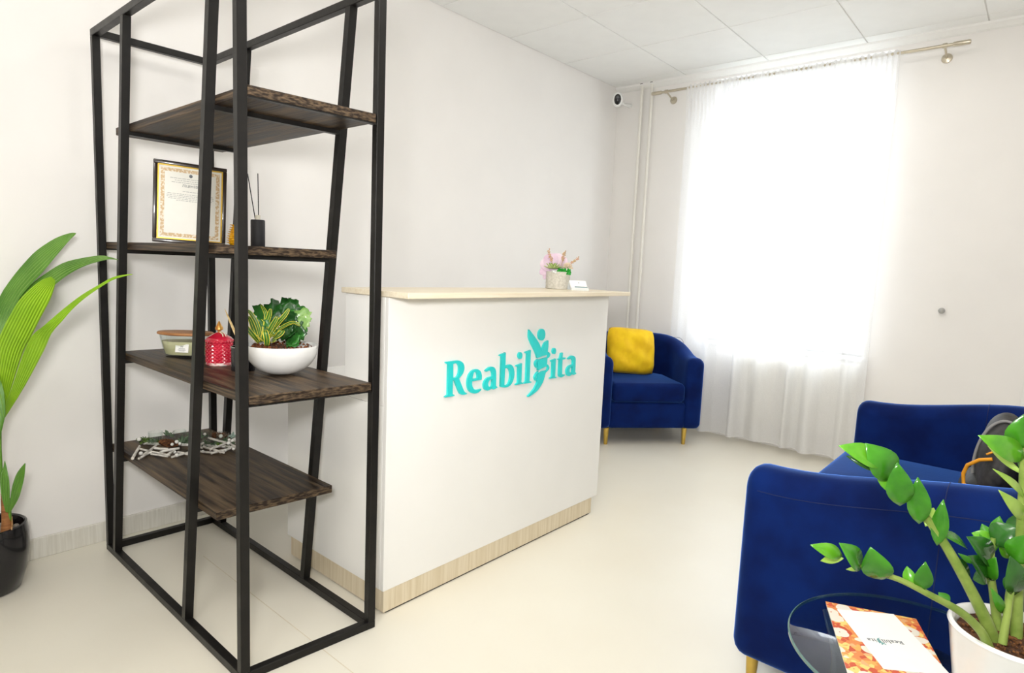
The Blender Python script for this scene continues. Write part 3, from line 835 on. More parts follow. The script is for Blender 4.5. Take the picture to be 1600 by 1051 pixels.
def print_mat():
    m = bpy.data.materials.new('floral_print')
    m.use_nodes = True
    nt = m.node_tree
    b = nt.nodes['Principled BSDF']
    b.inputs['Roughness'].default_value = 0.35
    tc = nt.nodes.new('ShaderNodeTexCoord')
    nz = nt.nodes.new('ShaderNodeTexNoise'); nz.inputs['Scale'].default_value = 60; nz.inputs['Detail'].default_value = 2
    add = nt.nodes.new('ShaderNodeMixRGB'); add.inputs[0].default_value = 0.012
    nt.links.new(tc.outputs['Object'], nz.inputs['Vector']); nt.links.new(tc.outputs['Object'], add.inputs[1]); nt.links.new(nz.outputs['Color'], add.inputs[2])
    v1 = nt.nodes.new('ShaderNodeTexVoronoi'); v1.inputs['Scale'].default_value = 26
    v2 = nt.nodes.new('ShaderNodeTexVoronoi'); v2.inputs['Scale'].default_value = 90
    nt.links.new(add.outputs[0], v1.inputs['Vector']); nt.links.new(add.outputs[0], v2.inputs['Vector'])
    r1 = nt.nodes.new('ShaderNodeValToRGB'); r1.color_ramp.interpolation = 'CONSTANT'
    cols = [(0.0, '#f0ae5a'), (0.28, '#e08a4c'), (0.5, '#cc5636'), (0.66, '#f0d27a'), (0.84, '#e8b07a')]
    r1.color_ramp.elements[0].color = hexc(cols[0][1])
    r1.color_ramp.elements[1].position = cols[1][0]; r1.color_ramp.elements[1].color = hexc(cols[1][1])
    for p_, c_ in cols[2:]:
        e = r1.color_ramp.elements.new(p_); e.color = hexc(c_)
    nt.links.new(v2.outputs['Color'], r1.inputs['Fac'])
    r2_ = nt.nodes.new('ShaderNodeValToRGB'); r2_.color_ramp.interpolation = 'CONSTANT'
    r2_.color_ramp.elements[0].color = hexc('#c9704e'); r2_.color_ramp.elements[1].position = 0.10; r2_.color_ramp.elements[1].color = hexc('#e9e2d2')
    mask = nt.nodes.new('ShaderNodeMath'); mask.operation = 'LESS_THAN'; mask.inputs[1].default_value = 0.44
    nt.links.new(v1.outputs['Distance'], r2_.inputs['Fac']); nt.links.new(v1.outputs['Distance'], mask.inputs[0])
    mx = nt.nodes.new('ShaderNodeMixRGB')
    nt.links.new(mask.outputs[0], mx.inputs[0]); nt.links.new(r1.outputs[0], mx.inputs[1]); nt.links.new(r2_.outputs[0], mx.inputs[2])
    nt.links.new(mx.outputs[0], b.inputs['Base Color'])
    return m
# booklet: corner at (1.482, 0.304), edges along u and v
ang = math.atan2(-0.216, 0.087)
t = thing('booklet', 'orange floral patterned booklet lying on the glass table', 'booklet', (1.482, 0.304, TZ + 0.0003), ang)
bm = nb(); add_box(bm, (0, -0.29, 0.0), (0.176, 0, 0.004)); obj('pages', bm, M['paper'], t)
bm = nb(); add_box(bm, (-0.001, -0.291, 0.004), (0.177, 0.001, 0.0046)); obj('cover', bm, print_mat(), t)
ang = math.atan2(-0.124, 0.089)
t = thing('brochure', 'white folded brochure with small logo on the floral booklet', 'brochure', (1.461, 0.277, TZ + 0.0051), ang)
bm = nb(); add_box(bm, (0, -0.205, 0.0), (0.120, 0, 0.0022), 0.0008, 1); obj('sheet', bm, M['paper'], t)
pr = bpy.data.objects.new('printed_logo', None); COL.objects.link(pr); pr.parent = t; pr.empty_display_size = 0.01
pr.location = (0.060, -0.115, 0.0025); pr.rotation_euler = (0, 0, PI)
for n, loops in LOGO:
    me = letter_mesh('printed_letter', [[(v + (650 if i % 2 == 0 else -100)) for i, v in enumerate(lp)] for lp in loops], 0.0004, 0.085)
    me.materials.append(mat('print_teal', '#5f9a9a', 0.6) if n == 'figure' else M['ink'])
    inst('printed_letter', me, pr)

# ---- leaf blades
def add_leaf(bm, base, tip, width, up=(0, 0, 1), fold=0.25, curl=0.0, n=8, shape=0.42, mi=0, taper=0.7):
    """Pointed oval leaf between two points, folded along its midrib."""
    base, tip = Vector(base), Vector(tip)
    ax = tip - base
    ln = ax.length
    t_ = ax.normalized()
    u_ = Vector(up)
    s = t_.cross(u_)
    if s.length < 1e-4: s = t_.cross(Vector((1, 0, 0)))
    s.normalize()
    nrm = s.cross(t_).normalized()
    prev = None
    for i in range(n + 1):
        f = i / n
        wv = (math.sin(PI * min(1, f ** shape_exp(shape))) ** taper) * width / 2 if 0 < i < n else 0.0004
        c = base + ax * f + nrm * (curl * ln * math.sin(PI * f))
        row = [bm.verts.new(c - s * wv + nrm * wv * fold), bm.verts.new(c), bm.verts.new(c + s * wv + nrm * wv * fold)]
        if prev:
            for k in range(2):
                fc = bm.faces.new((prev[k], prev[k + 1], row[k + 1], row[k]))
                fc.material_index = mi
        prev = row
def shape_exp(peak):
    return math.log(0.5) / math.log(peak)

def leaf_obj(name, args, m, parent, origin, thick=0.0006):
    bm = nb()
    o_ = Vector(origin)
    a = dict(args)
    a['base'] = Vector(a['base']) - o_; a['tip'] = Vector(a['tip']) - o_
    add_leaf(bm, **a)
    o = obj(name, bm, m, parent, 60)
    sm = o.modifiers.new('thickness', 'SOLIDIFY'); sm.thickness = thick; sm.offset = 0
    return o

# ---- leafy plant in white pot on the glass table
PC = at(1590, 990, z=TZ + 0.112); PC.z = TZ
t = thing('potted_plant', 'glossy green leafy plant in white pot on the glass table', 'potted plant', PC)
bm = nb(); add_lathe(bm, [(0, 0.0), (0.080, 0.0), (0.086, 0.004), (0.101, 0.104), (0.104, 0.110), (0.102, 0.114), (0.097, 0.115), (0.092, 0.111), (0.088, 0.095), (0, 0.095)], 56)
obj('pot', bm, M['white_cer'], t, 45)
bm = nb(); add_lathe(bm, [(0.0875, 0.0955), (0.0875, 0.097), (0, 0.101)], 40)
for v in bm.verts: v.co.z += rnd.uniform(0, 0.004)
obj('soil', bm, M['soil'], t, 60)
bm = nb()
for k in range(150):
    a, r = rnd.uniform(0, 2 * PI), 0.08 * math.sqrt(rnd.random())
    add_ball(bm, (r * math.cos(a), r * math.sin(a), 0.101 + rnd.uniform(0, 0.004)), rnd.uniform(0.002, 0.0045), 5, 4)
o = obj('bark_chips', bm, [mat('bark_chips', '#8a5a30', 0.9, scale=120, col2='#3b2413')], t); o['kind'] = 'stuff'
dp = depth_of(PC + Vector((0, 0, 0.1)))
def pz(px, py, dd=0.0): return at(px, py, d=dp + dd)
def stem(pts, r0, r1):
    P = [pz(*p) for p in pts]
    Q = []
    for i in range(len(P) - 1):
        p0 = P[max(i - 1, 0)]; p1 = P[i]; p2 = P[i + 1]; p3 = P[min(i + 2, len(P) - 1)]
        for k in range(4):
            u = k / 4
            Q.append(0.5 * ((2 * p1) + (p2 - p0) * u + (2 * p0 - 5 * p1 + 4 * p2 - p3) * u * u + (3 * p1 - p0 - 3 * p2 + p3) * u ** 3))
    Q.append(P[-1])
    bm = nb(); add_tube(bm, [q - t.location for q in Q], [lerp(r0, r1, i / (len(Q) - 1)) for i in range(len(Q))], 10)
    return obj('stem', bm, M['stem_zz'], t, 60)
stem([(1552, 1000), (1540, 968, -0.004), (1508, 905, -0.01), (1470, 840, -0.015), (1430, 785, -0.02), (1404, 752, -0.02), (1378, 722, -0.02)], 0.0115, 0.0035)
stem([(1545, 1012, -0.03), (1532, 985, -0.04), (1500, 955, -0.05), (1455, 930, -0.06), (1405, 905, -0.065), (1365, 893, -0.07), (1336, 878, -0.07)], 0.0085, 0.003)
stem([(1588, 1000, 0.01), (1590, 930, 0.01), (1594, 840, 0.0), (1598, 750, -0.01), (1598, 690, -0.02)], 0.0098, 0.0045)
stem([(1562, 1000, 0.03), (1554, 940, 0.035), (1548, 890, 0.03), (1552, 840, 0.03)], 0.009, 0.004)
stem([(1578, 1000, 0.04), (1575, 945, 0.05), (1582, 890, 0.05), (1585, 830, 0.05)], 0.007, 0.004)
stem([(1566, 1005, -0.03), (1572, 970, -0.03), (1580, 920, -0.03), (1588, 880, -0.03)], 0.007, 0.004)
cam_up = lambda a, b: tuple((_C - (a + b) / 2).normalized())
ZL = [  # base px, tip px, width px, depth shift base, tip, material, tilt
    ((1380, 727), (1310, 696), 34, -0.02, -0.04, 'h'), ((1395, 748), (1352, 692), 46, -0.02, -0.035, 'm'),
    ((1386, 735), (1322, 712), 22, -0.01, 0.01, 'l'), ((1405, 775), (1372, 712), 40, -0.02, 0.0, 'h'),
    ((1406, 790), (1402, 722), 36, -0.022, -0.045, 'm'), ((1411, 785), (1428, 756), 9, -0.022, 0.0, 'y'),
    ((1436, 818), (1434, 745), 31, -0.02, -0.04, 'm'), ((1446, 822), (1459, 793), 18, -0.018, 0.0, 'y'),
    ((1464, 852), (1474, 780), 23, -0.015, -0.03, 'm'), ((1466, 832), (1512, 858), 21, -0.01, 0.02, 'm'),
    ((1478, 868), (1516, 903), 22, -0.008, 0.025, 'l'), ((1520, 880), (1497, 864), 9, 0.0, 0.0, 'm'),
    ((1316, 868), (1266, 851), 21, -0.07, -0.09, 'h'), ((1318, 872), (1282, 876), 13, -0.07, -0.05, 'y'),
    ((1345, 889), (1311, 848), 31, -0.07, -0.095, 'm'), ((1346, 888), (1322, 889), 6, -0.07, -0.05, 'y'),
    ((1378, 905), (1360, 854), 40, -0.068, -0.09, 'm'), ((1425, 915), (1417, 884), 17, -0.062, -0.05, 'h'),
    ((1438, 922), (1446, 877), 24, -0.06, -0.08, 'm'),
    ((1483, 943), (1466, 925), 16, -0.045, -0.03, 'm'),
    ((1600, 716), (1528, 680), 34, -0.02, -0.05, 'h'), ((1590, 700), (1608, 642), 48, -0.02, -0.05, 'm'),
    ((1600, 742), (1543, 696), 10, -0.01, 0.03, 'y'), ((1601, 778), (1551, 732), 13, -0.01, -0.04, 'y'),
    ((1600, 812), (1560, 765), 20, 0.0, -0.04, 'y'), ((1598, 740), (1640, 690), 40, -0.01, -0.04, 'm'),
    ((1596, 800), (1650, 770), 36, 0.0, -0.03, 'm'),
    ((1552, 880), (1510, 838), 40, 0.03, 0.01, 'l'), ((1552, 850), (1592, 822), 44, 0.03, 0.01, 'l'),
    ((1550, 846), (1518, 832), 22, 0.035, 0.05, 'h'), ((1556, 842), (1562, 806), 20, 0.035, 0.04, 'm'),
    ((1546, 905), (1512, 868), 40, 0.028, 0.0, 'l'), ((1550, 900), (1520, 905), 24, 0.03, 0.05, 'l'),
    ((1556, 860), (1534, 818), 26, 0.03, 0.05, 'm'), ((1548, 906), (1556, 870), 26, 0.02, 0.0, 'm'),
    ((1584, 930), (1578, 868), 36, -0.03, -0.05, 'l'), ((1588, 880), (1606, 835), 38, -0.03, -0.045, 'm'),
    ((1566, 958), (1548, 918), 14, -0.02, -0.04, 'm'), ((1584, 870), (1560, 850), 20, 0.05, 0.04, 'h'),
    ((1586, 840), (1598, 800), 30, 0.05, 0.05, 'l'), ((1570, 920), (1590, 900), 20, 0.03, 0.03, 'l'),
]
zmat = {'h': M['leaf_zz_hi'], 'm': M['leaf_zz'], 'l': M['leaf_zz_lo'], 'y': mat('pale_leaf_back', '#a8c860', 0.35, scale=25, col2='#8fb446')}
for b_, p_, w_, d0, d1, mk in ZL:
    a, b = pz(b_[0], b_[1], d0), pz(p_[0], p_[1], d1)
    up = (_C - (a + b) / 2).normalized() + Vector((rnd.uniform(-.35, .35), rnd.uniform(-.35, .35), rnd.uniform(0.0, 0.6)))
    leaf_obj('leaf', dict(base=a, tip=b, width=w_ * dp / F_PX * 1.02, up=up, fold=0.28, curl=0.06, shape=0.46, taper=0.95), zmat[mk], t, t.location)

# ================================================================== PALM IN BLACK POT (left edge)
PP = at(-15, 922, z=0)
t = thing('potted_palm', 'young palm with pleated leaves in a black pot by the left wall', 'potted plant', PP)
bm = nb(); add_lathe(bm, [(0, 0), (0.078, 0), (0.085, 0.006), (0.104, 0.07), (0.113, 0.14), (0.113, 0.20), (0.108, 0.232), (0.103, 0.235), (0.099, 0.230), (0.104, 0.19), (0.10, 0.17), (0, 0.17)], 48)
obj('pot', bm, M['black_cer'], t, 45)
bm = nb(); add_lathe(bm, [(0.1025, 0.186), (0.06, 0.196), (0, 0.20)], 36); obj('soil', bm, M['soil'], t, 60)
bm = nb()
for k in range(46):
    a, r = rnd.uniform(0, 2 * PI), 0.092 * math.sqrt(rnd.random())
    add_ball(bm, (r * math.cos(a), r * math.sin(a), 0.200), rnd.uniform(0.007, 0.013), 6, 4, (1, 1, 0.6))
o = obj('pebbles', bm, mat('grey_pebbles', '#9a9186', 0.8, scale=40, col2='#6d655b'), t); o['kind'] = 'stuff'
pd = depth_of(PP + Vector((0, 0, 0.4)))
def pp(px, py, dd=0.0): return at(px, py, d=pd + dd) - t.location
M['bark'] = mat('palm_trunk', '#9a683a', 0.8, scale=18, stretch=(1, 1, 6), col2='#7f4f28', bump=0.6, bscale=40)
bm = nb(); add_tube(bm, [pp(7, 872), pp(10, 840), pp(11, 815), pp(8, 790), pp(5, 770)], [0.022, 0.019, 0.015, 0.011, 0.007], 12)
obj('trunk', bm, M['bark'], t, 60)
bm = nb(); add_tube(bm, [pp(6, 778), pp(2, 745), pp(0, 700), pp(-1, 655), pp(-4, 610)], [0.007, 0.005, 0.0045, 0.006, 0.006], 10)
obj('petiole', bm, M['green_mid'], t, 60)
bm = nb(); add_tube(bm, [pp(11, 855), pp(16, 838), pp(19, 818), pp(19, 806)], [0.012, 0.011, 0.006, 0.001], 8, True, 0.35); obj('dry_sheath', bm, mat('dry_husk', '#c9a377', 0.9, scale=30, stretch=(1, 1, 5), col2='#9b7246'), t, 60)
bm = nb(); add_tube(bm, [pp(13, 855), pp(15, 820), pp(15, 795), pp(14, 778)], [0.006, 0.006, 0.005, 0.004], 8); obj('side_stem', bm, M['green_mid'], t, 60)

def pleat_leaf(name, edges, m, pleats=9, amp=0.004, bow=0.0):
    """edges: stations (left px, right px) with depths; blade is pleated lengthwise."""
    st = []
    for (lx, ly, ld), (rx, ry, rd) in edges:
        st.append((pp(lx, ly, ld), pp(rx, ry, rd)))
    # refine stations
    fine = []
    for i in range(len(st) - 1):
        for k in range(3):
            u = k / 3
            row = []
            for e in (0, 1):
                p0 = st[max(i - 1, 0)][e]; p1 = st[i][e]; p2 = st[i + 1][e]; p3 = st[min(i + 2, len(st) - 1)][e]
                row.append(0.5 * ((2 * p1) + (p2 - p0) * u + (2 * p0 - 5 * p1 + 4 * p2 - p3) * u * u + (3 * p1 - p0 - 3 * p2 + p3) * u ** 3))
            fine.append(row)
    fine.append(list(st[-1]))
    bm = nb()
    prev = None
    n = pleats * 2
    for i, (a, b) in enumerate(fine):
        tn = (fine[min(i + 1, len(fine) - 1)][0] - fine[max(i - 1, 0)][0])
        w = b - a
        nr = w.cross(tn)
        if nr.length > 1e-9: nr.normalize()
        if nr.dot(_C - t.location - a) < 0: nr = -nr
        am = min(amp, w.length * 0.22 / n)
        row = []
        for k in range(n + 1):
            u = k / n
            row.append(bm.verts.new(a + w * u + nr * (am * (1 if k % 2 else -1) + bow * w.length * math.sin(PI * u))))
        if prev:
            for k in range(n):
                fc = bm.faces.new((prev[k], prev[k + 1], row[k + 1], row[k])); fc.material_index = k % 2  # pleat shading put into colour: every second face takes the second material
        prev = row
    o = obj(name, bm, m, t)
    sm = o.modifiers.new('thickness', 'SOLIDIFY'); sm.thickness = 0.0006; sm.offset = 0
    return o
G1 = [mat('palm_leaf_deep', '#8db257', 0.42, scale=12, col2='#7aa344'), mat('palm_leaf_deep_shaded', '#5f8f33', 0.42, scale=12, col2='#4c7d26')]  # each pair: leaf green, then a darker one painting in the pleat shade
G2 = [mat('palm_leaf_fresh', '#9fc92a', 0.42, scale=10, col2='#8cbb1e'), mat('palm_leaf_fresh_shaded', '#86b31a', 0.42, scale=10, col2='#749f14')]
pleat_leaf('leaf', [((-16, 600, 0.02), (-6, 605, 0.02)), ((-14, 560, 0.05), (0, 575, 0.04)), ((-12, 500, 0.08), (5, 530, 0.06)), ((0, 462, 0.10), (14, 498, 0.07)), ((19, 433, 0.11), (30, 466, 0.08)), ((39, 409, 0.12), (47, 445, 0.08)),
                    ((58, 390, 0.12), (66, 425, 0.08)), ((86, 372, 0.12), (87, 400, 0.09)), ((109, 364, 0.12), (106, 378, 0.10)), ((119, 364, 0.12), (118, 366, 0.12))], G1, 9, 0.005, 0.08)
pleat_leaf('leaf', [((-4, 610, 0.02), (2, 612, 0.02)), ((4, 540, 0.06), (14, 555, 0.05)), ((20, 480, 0.09), (40, 500, 0.06)), ((45, 447, 0.10), (68, 462, 0.07)), ((68, 429, 0.10), (86, 444, 0.07)), ((97, 411, 0.09), (109, 427, 0.06)),
                    ((127, 403, 0.07), (133, 415, 0.05)), ((156, 399, 0.04), (156, 408, 0.03)), ((170, 401, 0.02), (171, 405, 0.01)), ((184, 405, -0.01), (184, 406, -0.01))], G1, 7, 0.004, 0.08)
pleat_leaf('leaf', [((-6, 645, 0.0), (5, 648, 0.0)), ((-12, 600, -0.04), (20, 598, -0.02)), ((-10, 555, -0.08), (36, 550, -0.05)), ((0, 524, -0.10), (49, 525, -0.07)), ((12, 499, -0.12), (64, 495, -0.09)), ((29, 470, -0.13), (78, 468, -0.11)),
                    ((49, 450, -0.14), (84, 452, -0.12)), ((66, 437, -0.15), (86, 444, -0.13)), ((80, 432, -0.15), (86, 437, -0.14))], G2, 10, 0.004, 0.06)
pleat_leaf('leaf', [((2, 650, -0.01), (8, 652, -0.01)), ((18, 606, -0.05), (38, 604, -0.05)), ((36, 552, -0.08), (68, 548, -0.08)), ((50, 524, -0.09), (80, 521, -0.10)), ((68, 509, -0.10), (97, 501, -0.11)), ((97, 484, -0.10), (112, 484, -0.11)),
                    ((127, 461, -0.11), (132, 466, -0.12)), ((156, 444, -0.12), (158, 448, -0.12)), ((176, 433, -0.12), (177, 437, -0.12)), ((195, 429, -0.13), (196, 431, -0.13)), ((207, 428, -0.13), (207, 429, -0.13))], G2, 7, 0.003, 0.06)
pleat_leaf('leaf', [((-40, 640, -0.05), (-20, 560, -0.05)), ((-25, 660, -0.06), (2, 600, -0.06)), ((-10, 668, -0.06), (8, 640, -0.06)), ((-2, 678, -0.06), (5, 662, -0.06)), ((-1, 684, -0.06), (0, 683, -0.06))], G1, 6, 0.003, 0.05)
pleat_leaf('small_leaf', [((9, 800, -0.01), (14, 800, -0.01)), ((1, 770, -0.03), (15, 775, -0.03)), ((1, 745, -0.04), (14, 750, -0.04)), ((5, 730, -0.04), (11, 733, -0.04)), ((7, 720, -0.04), (8, 720, -0.04))], [M['green_mid'], G1[1]], 4, 0.002, 0.05)
pleat_leaf('small_leaf', [((14, 800, -0.01), (17, 799, -0.01)), ((17, 770, -0.03), (28, 780, -0.03)), ((20, 755, -0.04), (33, 765, -0.04)), ((27, 738, -0.05), (38, 745, -0.04)), ((39, 723, -0.05), (40, 724, -0.05))], [M['green_mid'], G1[1]], 4, 0.002, 0.05)

# ================================================================== THINGS ON THE SHELVES
M['gold'] = mat('gold_lip', '#d8b24a', 0.3, metal=0.8)
M['frame_dk'] = mat('dark_frame', '#2a1d16', 0.3, coat=0.4)
# ---- framed certificate
FW, FH = 0.245, 0.284
ca, cb = at(238, 379, y=2.37), at(352, 381, y=2.31)
rz = math.atan2(cb.y - ca.y, cb.x - ca.x) 
t = thing('framed_certificate', 'framed certificate with ornate border leaning on the shelf', 'picture frame', ((ca.x + cb.x) / 2, (ca.y + cb.y) / 2, B3 + 0.003), rz)
lean = Matrix.Rotation(math.radians(2.0), 4, 'Y') @ Matrix.Rotation(math.radians(-1.5), 4, 'X')
def leaned(bm):
    bmesh.ops.transform(bm, matrix=lean, verts=bm.verts[:]); return bm
FW = (cb - ca).length
bw = 0.013
for n_, lo, hi in (('frame_rail', (-FW / 2, 0, 0), (FW / 2, 0.014, bw)), ('frame_rail', (-FW / 2, 0, FH - bw), (FW / 2, 0.014, FH)),
                   ('frame_rail', (-FW / 2, 0, bw), (-FW / 2 + bw, 0.014, FH - bw)), ('frame_rail', (FW / 2 - bw, 0, bw), (FW / 2, 0.014, FH - bw))):
    bm = nb(); add_box(bm, lo, hi, 0.002, 2); obj(n_, leaned(bm), M['frame_dk'], t, 40)
bm = nb()
i0, i1, k0, k1 = -FW / 2 + bw, FW / 2 - bw, bw, FH - bw
for lo, hi in (((i0, 0.003, k0), (i1, 0.008, k0 + 0.004)), ((i0, 0.003, k1 - 0.004), (i1, 0.008, k1)), ((i0, 0.003, k0 + 0.004), (i0 + 0.004, 0.008, k1 - 0.004)), ((i1 - 0.004, 0.003, k0 + 0.004), (i1, 0.008, k1 - 0.004))):
    add_box(bm, lo, hi)
obj('gold_lip', leaned(bm), M['gold'], t)
bm = nb(); add_box(bm, (i0, 0.008, k0), (i1, 0.012, k1)); sheet = obj('certificate_sheet', leaned(bm), mat('certificate_paper', '#f2f0e6', 0.45, var=0.01), t)
def orn_mat():
    m = mat('ornate_border_print', '#f1e7d3', 0.5, scale=150, col2='#d6b88c', detail=2, lo=0.42, hi=0.5)
    return m
bm = nb()
o0, o1, q0, q1, ow = i0 + 0.010, i1 - 0.010, k0 + 0.010, k1 - 0.010, 0.012
for lo, hi in (((o0, 0.0075, q0), (o1, 0.008, q0 + ow)), ((o0, 0.0075, q1 - ow), (o1, 0.008, q1)), ((o0, 0.0075, q0 + ow), (o0 + ow, 0.008, q1 - ow)), ((o1 - ow, 0.0075, q0 + ow), (o1, 0.008, q1 - ow))):
    add_box(bm, lo, hi)
obj('ornate_border', leaned(bm), orn_mat(), sheet)
def text_mesh(s, size, ext=0.0002):
    cu = bpy.data.curves.new('text', 'FONT')
    cu.body = s; cu.size = size; cu.extrude = ext; cu.align_x = 'CENTER'
    tmp = bpy.data.objects.new('text', cu); COL.objects.link(tmp)
    dg = bpy.context.evaluated_depsgraph_get()
    me = bpy.data.meshes.new_from_object(tmp.evaluated_get(dg))
    bpy.data.objects.remove(tmp, do_unlink=True)
    return me
me = text_mesh('ЛІЦЕНЗІЯ', 0.011); me.materials.append(mat('certificate_ink', '#4a4a4e', 0.7))
o = inst('heading', me, sheet); o.matrix_local = lean @ Matrix.Translation((0, 0.0076, FH * 0.705)) @ Matrix.Rotation(PI / 2, 4, 'X')
CI = mat('faint_ink', '#a9a9a6', 0.7)
r3 = random.Random(5)
rows_ = [(0.80, 0.13), (0.775, 0.10), (0.75, 0.12), (0.645, 0.05), (0.61, 0.145), (0.59, 0.15), (0.57, 0.15), (0.55, 0.14), (0.53, 0.09)]
for fz, wd in rows_:
    bm = nb()
    x = -wd / 2
    while x < wd / 2:
        ww = r3.uniform(0.004, 0.013)
        add_box(bm, (x, 0.0077, FH * fz), (min(x + ww, wd / 2), 0.008, FH * fz + 0.0016))
        x += ww + 0.002
    obj('print_line', leaned(bm), CI, sheet)
bm = nb(); add_ball(bm, (0, 0.0078, FH * 0.845), 0.006, 10, 6, (1, 0.05, 1)); obj('crest', leaned(bm), M['ink'], sheet)
bm = nb(); add_box(bm, (-0.02, 0.014, 0.06), (0.02, 0.017, 0.2)); bmesh.ops.transform(bm, matrix=lean, verts=bm.verts[:])
obj('easel_back', bm, M['bag_dk'], t)

# ---- golden cone and black reed diffuser on the same board
p = at(368, 381, y=2.16)
t = thing('golden_cone', 'golden yellow pine cone standing beside the framed certificate', 'pine cone', (p.x, p.y, B3))
M['goldcone'] = mat('golden_paint', '#e0a90f', 0.35, metal=0.25, scale=60, col2='#b97f08')
bm = nb(); add_lathe(bm, [(0, 0), (0.014, 0.0), (0.021, 0.015), (0.02, 0.035), (0.013, 0.062), (0, 0.078)], 16); obj('core', bm, M['goldcone'], t, 60)
scale_bm = nb(); add_leaf(scale_bm, (0, 0, 0), (0.012, 0, 0.009), 0.010, (0, 0, 1), 0.5, 0.15, 4)
so = obj('scale', scale_bm, M['goldcone'], t, 60); sm_ = so.modifiers.new('t', 'SOLIDIFY'); sm_.thickness = 0.0015
first = True
for ring in range(9):
    z = 0.006 + ring * 0.0076
    r = 0.0195 * (1 - max(0, (ring - 2)) / 9.0) * 0.85
    for k in range(9):
        a = 2 * PI * (k + 0.5 * (ring % 2)) / 9
        c_, loc_ = None, (r * math.cos(a), r * math.sin(a), z)
        if first:
            so.location = loc_; so.rotation_euler = (0, 0, a); first = False
        else:
            c_ = so.copy(); COL.objects.link(c_); c_.parent = t; c_.location = loc_; c_.rotation_euler = (0, 0, a)

p = at(403, 384, x=1.035)
t = thing('reed_diffuser', 'matte black reed diffuser with two dark reeds on the shelf', 'diffuser', (p.x, p.y, B3))
bm = nb(); add_lathe(bm, [(0, 0), (0.0215, 0), (0.023, 0.002), (0.023, 0.090), (0.0215, 0.093), (0, 0.093)], 32); obj('bottle', bm, mat('matte_black', '#262527', 0.6), t, 40)
bm = nb(); add_lathe(bm, [(0.0085, 0.093), (0.0085, 0.108), (0.007, 0.109), (0, 0.109)], 20); obj('neck', bm, mat('ivory_wood', '#e9e2d0', 0.5), t, 40)
for dx, dz in ((-0.034, 0.245), (0.0005, 0.247)):
    v = _R * dx
    bm = nb(); add_tube(bm, [(v.x * 0.05 + (0.003 if dx > 0 else -0.003), v.y * 0.05, 0.07), (v.x, v.y, dz)], 0.0016, 8); obj('reed', bm, mat('black_reed', '#1c1b1b', 0.7), t, 60)

# ---- oval candle with wooden lid
p = at(291, 557, z=B2)
t = thing('jar_candle', 'oval glass candle with wooden lid on the shelf', 'candle', (p.x, p.y, B2), math.atan2(_r.y, _r.x))
prof = [(0.072, 0.0), (0.076, 0.003), (0.098, 0.083)]
bm = nb(); add_lathe(bm, [(0, 0.0), (0.070, 0.0), (0.074, 0.003), (0.094, 0.081), (0.0925, 0.081), (0.073, 0.010), (0, 0.009)], 48, (0, 0, 0), 1, 0.55)
obj('glass', bm, M['glass'], t, 45)
bm = nb(); add_lathe(bm, [(0, 0.0105), (0.0715, 0.0105), (0.0845, 0.056), (0.083, 0.058), (0, 0.056)], 48, (0, 0, 0), 1, 0.55)
obj('wax', bm, mat('sage_wax', '#cfc9a0', 0.5, var=0.02, sss=0.1), t, 45)
bm = nb(); add_lathe(bm, [(0, 0.0805), (0.094, 0.0805), (0.1, 0.083), (0.1, 0.088), (0.096, 0.091), (0, 0.094)], 48, (0, 0, 0), 1, 0.57)
obj('lid', bm, mat('cherry_wood_lid', '#b98555', 0.45, scale=8, stretch=(1, 14, 14), col2='#9a663a', detail=8), t, 45)
lb = nb(); add_box(lb, (-0.020, -0.0015, 0.0), (0.027, 0.0, 0.030), 0.0008, 1)
o = obj('label', lb, M['paper'], t); o.location = (0.006, -0.0475, 0.022); o.rotation_euler = (math.radians(-10), 0, 0)
me = text_mesh('W', 0.011); me.materials.append(M['ink']); o2 = inst('label_letter', me, o, (0.003, -0.0016, 0.017), (PI / 2, 0, 0))
for k, (z, w) in enumerate(((0.0125, 0.022), (0.008, 0.028), (0.005, 0.02))):
    b = nb(); add_box(b, (0.0035 - w / 2, -0.0018, z), (0.0035 + w / 2, -0.0014, z + 0.0014)); obj('label_line', b, M['ink'], o)

# ---- red lidded jar with diamond relief
p = at(343, 569, z=B2)
t = thing('red_jar', 'red diamond-cut lidded jar with gold finial on the shelf', 'jar', (p.x, p.y, B2))
M['red_gl'] = mat('red_glaze', '#d92b46', 0.15, scale=20, col2='#b9152f', coat=0.6)
bm = nb()
NS, NR = 64, 22
rows = []
for j in range(NR + 1):
    row = []
    for i in range(NS):
        ii, jj = i % 4, j % 4
        dist = min(abs(ii - ci) + abs(jj - cj) for ci, cj in ((0, 0), (4, 0), (0, 4), (4, 4), (2, 2)))
        a = 2 * PI * i / NS
        r = 0.0405 + 0.0034 * (1 - dist / 2)
        row.append(bm.verts.new((r * math.cos(a), r * math.sin(a), lerp(0.010, 0.077, j / NR))))
    rows.append(row)
for j in range(NR):
    for i in range(NS):
        p00, p10, p11, p01 = rows[j][i], rows[j][(i + 1) % NS], rows[j + 1][(i + 1) % NS], rows[j + 1][i]
        if (i // 2 + j // 2) % 2 == 0:
            bm.faces.new((p00, p10, p01)); bm.faces.new((p10, p11, p01))
        else:
            bm.faces.new((p00, p10, p11)); bm.faces.new((p00, p11, p01))
bm.faces.new(list(reversed(rows[0]))); bm.faces.new(rows[-1])
obj('body', bm, M['red_gl'], t, 20)
bm = nb(); add_lathe(bm, [(0, 0), (0.040, 0.0), (0.042, 0.003), (0.040, 0.010), (0, 0.010)], 40); obj('foot_ring', bm, mat('worn_white_rim', '#ead6cf', 0.4, scale=60, col2='#c94a58', lo=0.45, hi=0.6), t, 45)
bm = nb(); add_lathe(bm, [(0.040, 0.0775), (0.0435, 0.0775), (0.0435, 0.087), (0.037, 0.094), (0.020, 0.104), (0.008, 0.110), (0, 0.111)], 40); lid = obj('lid', bm, M['red_gl'], t, 45)
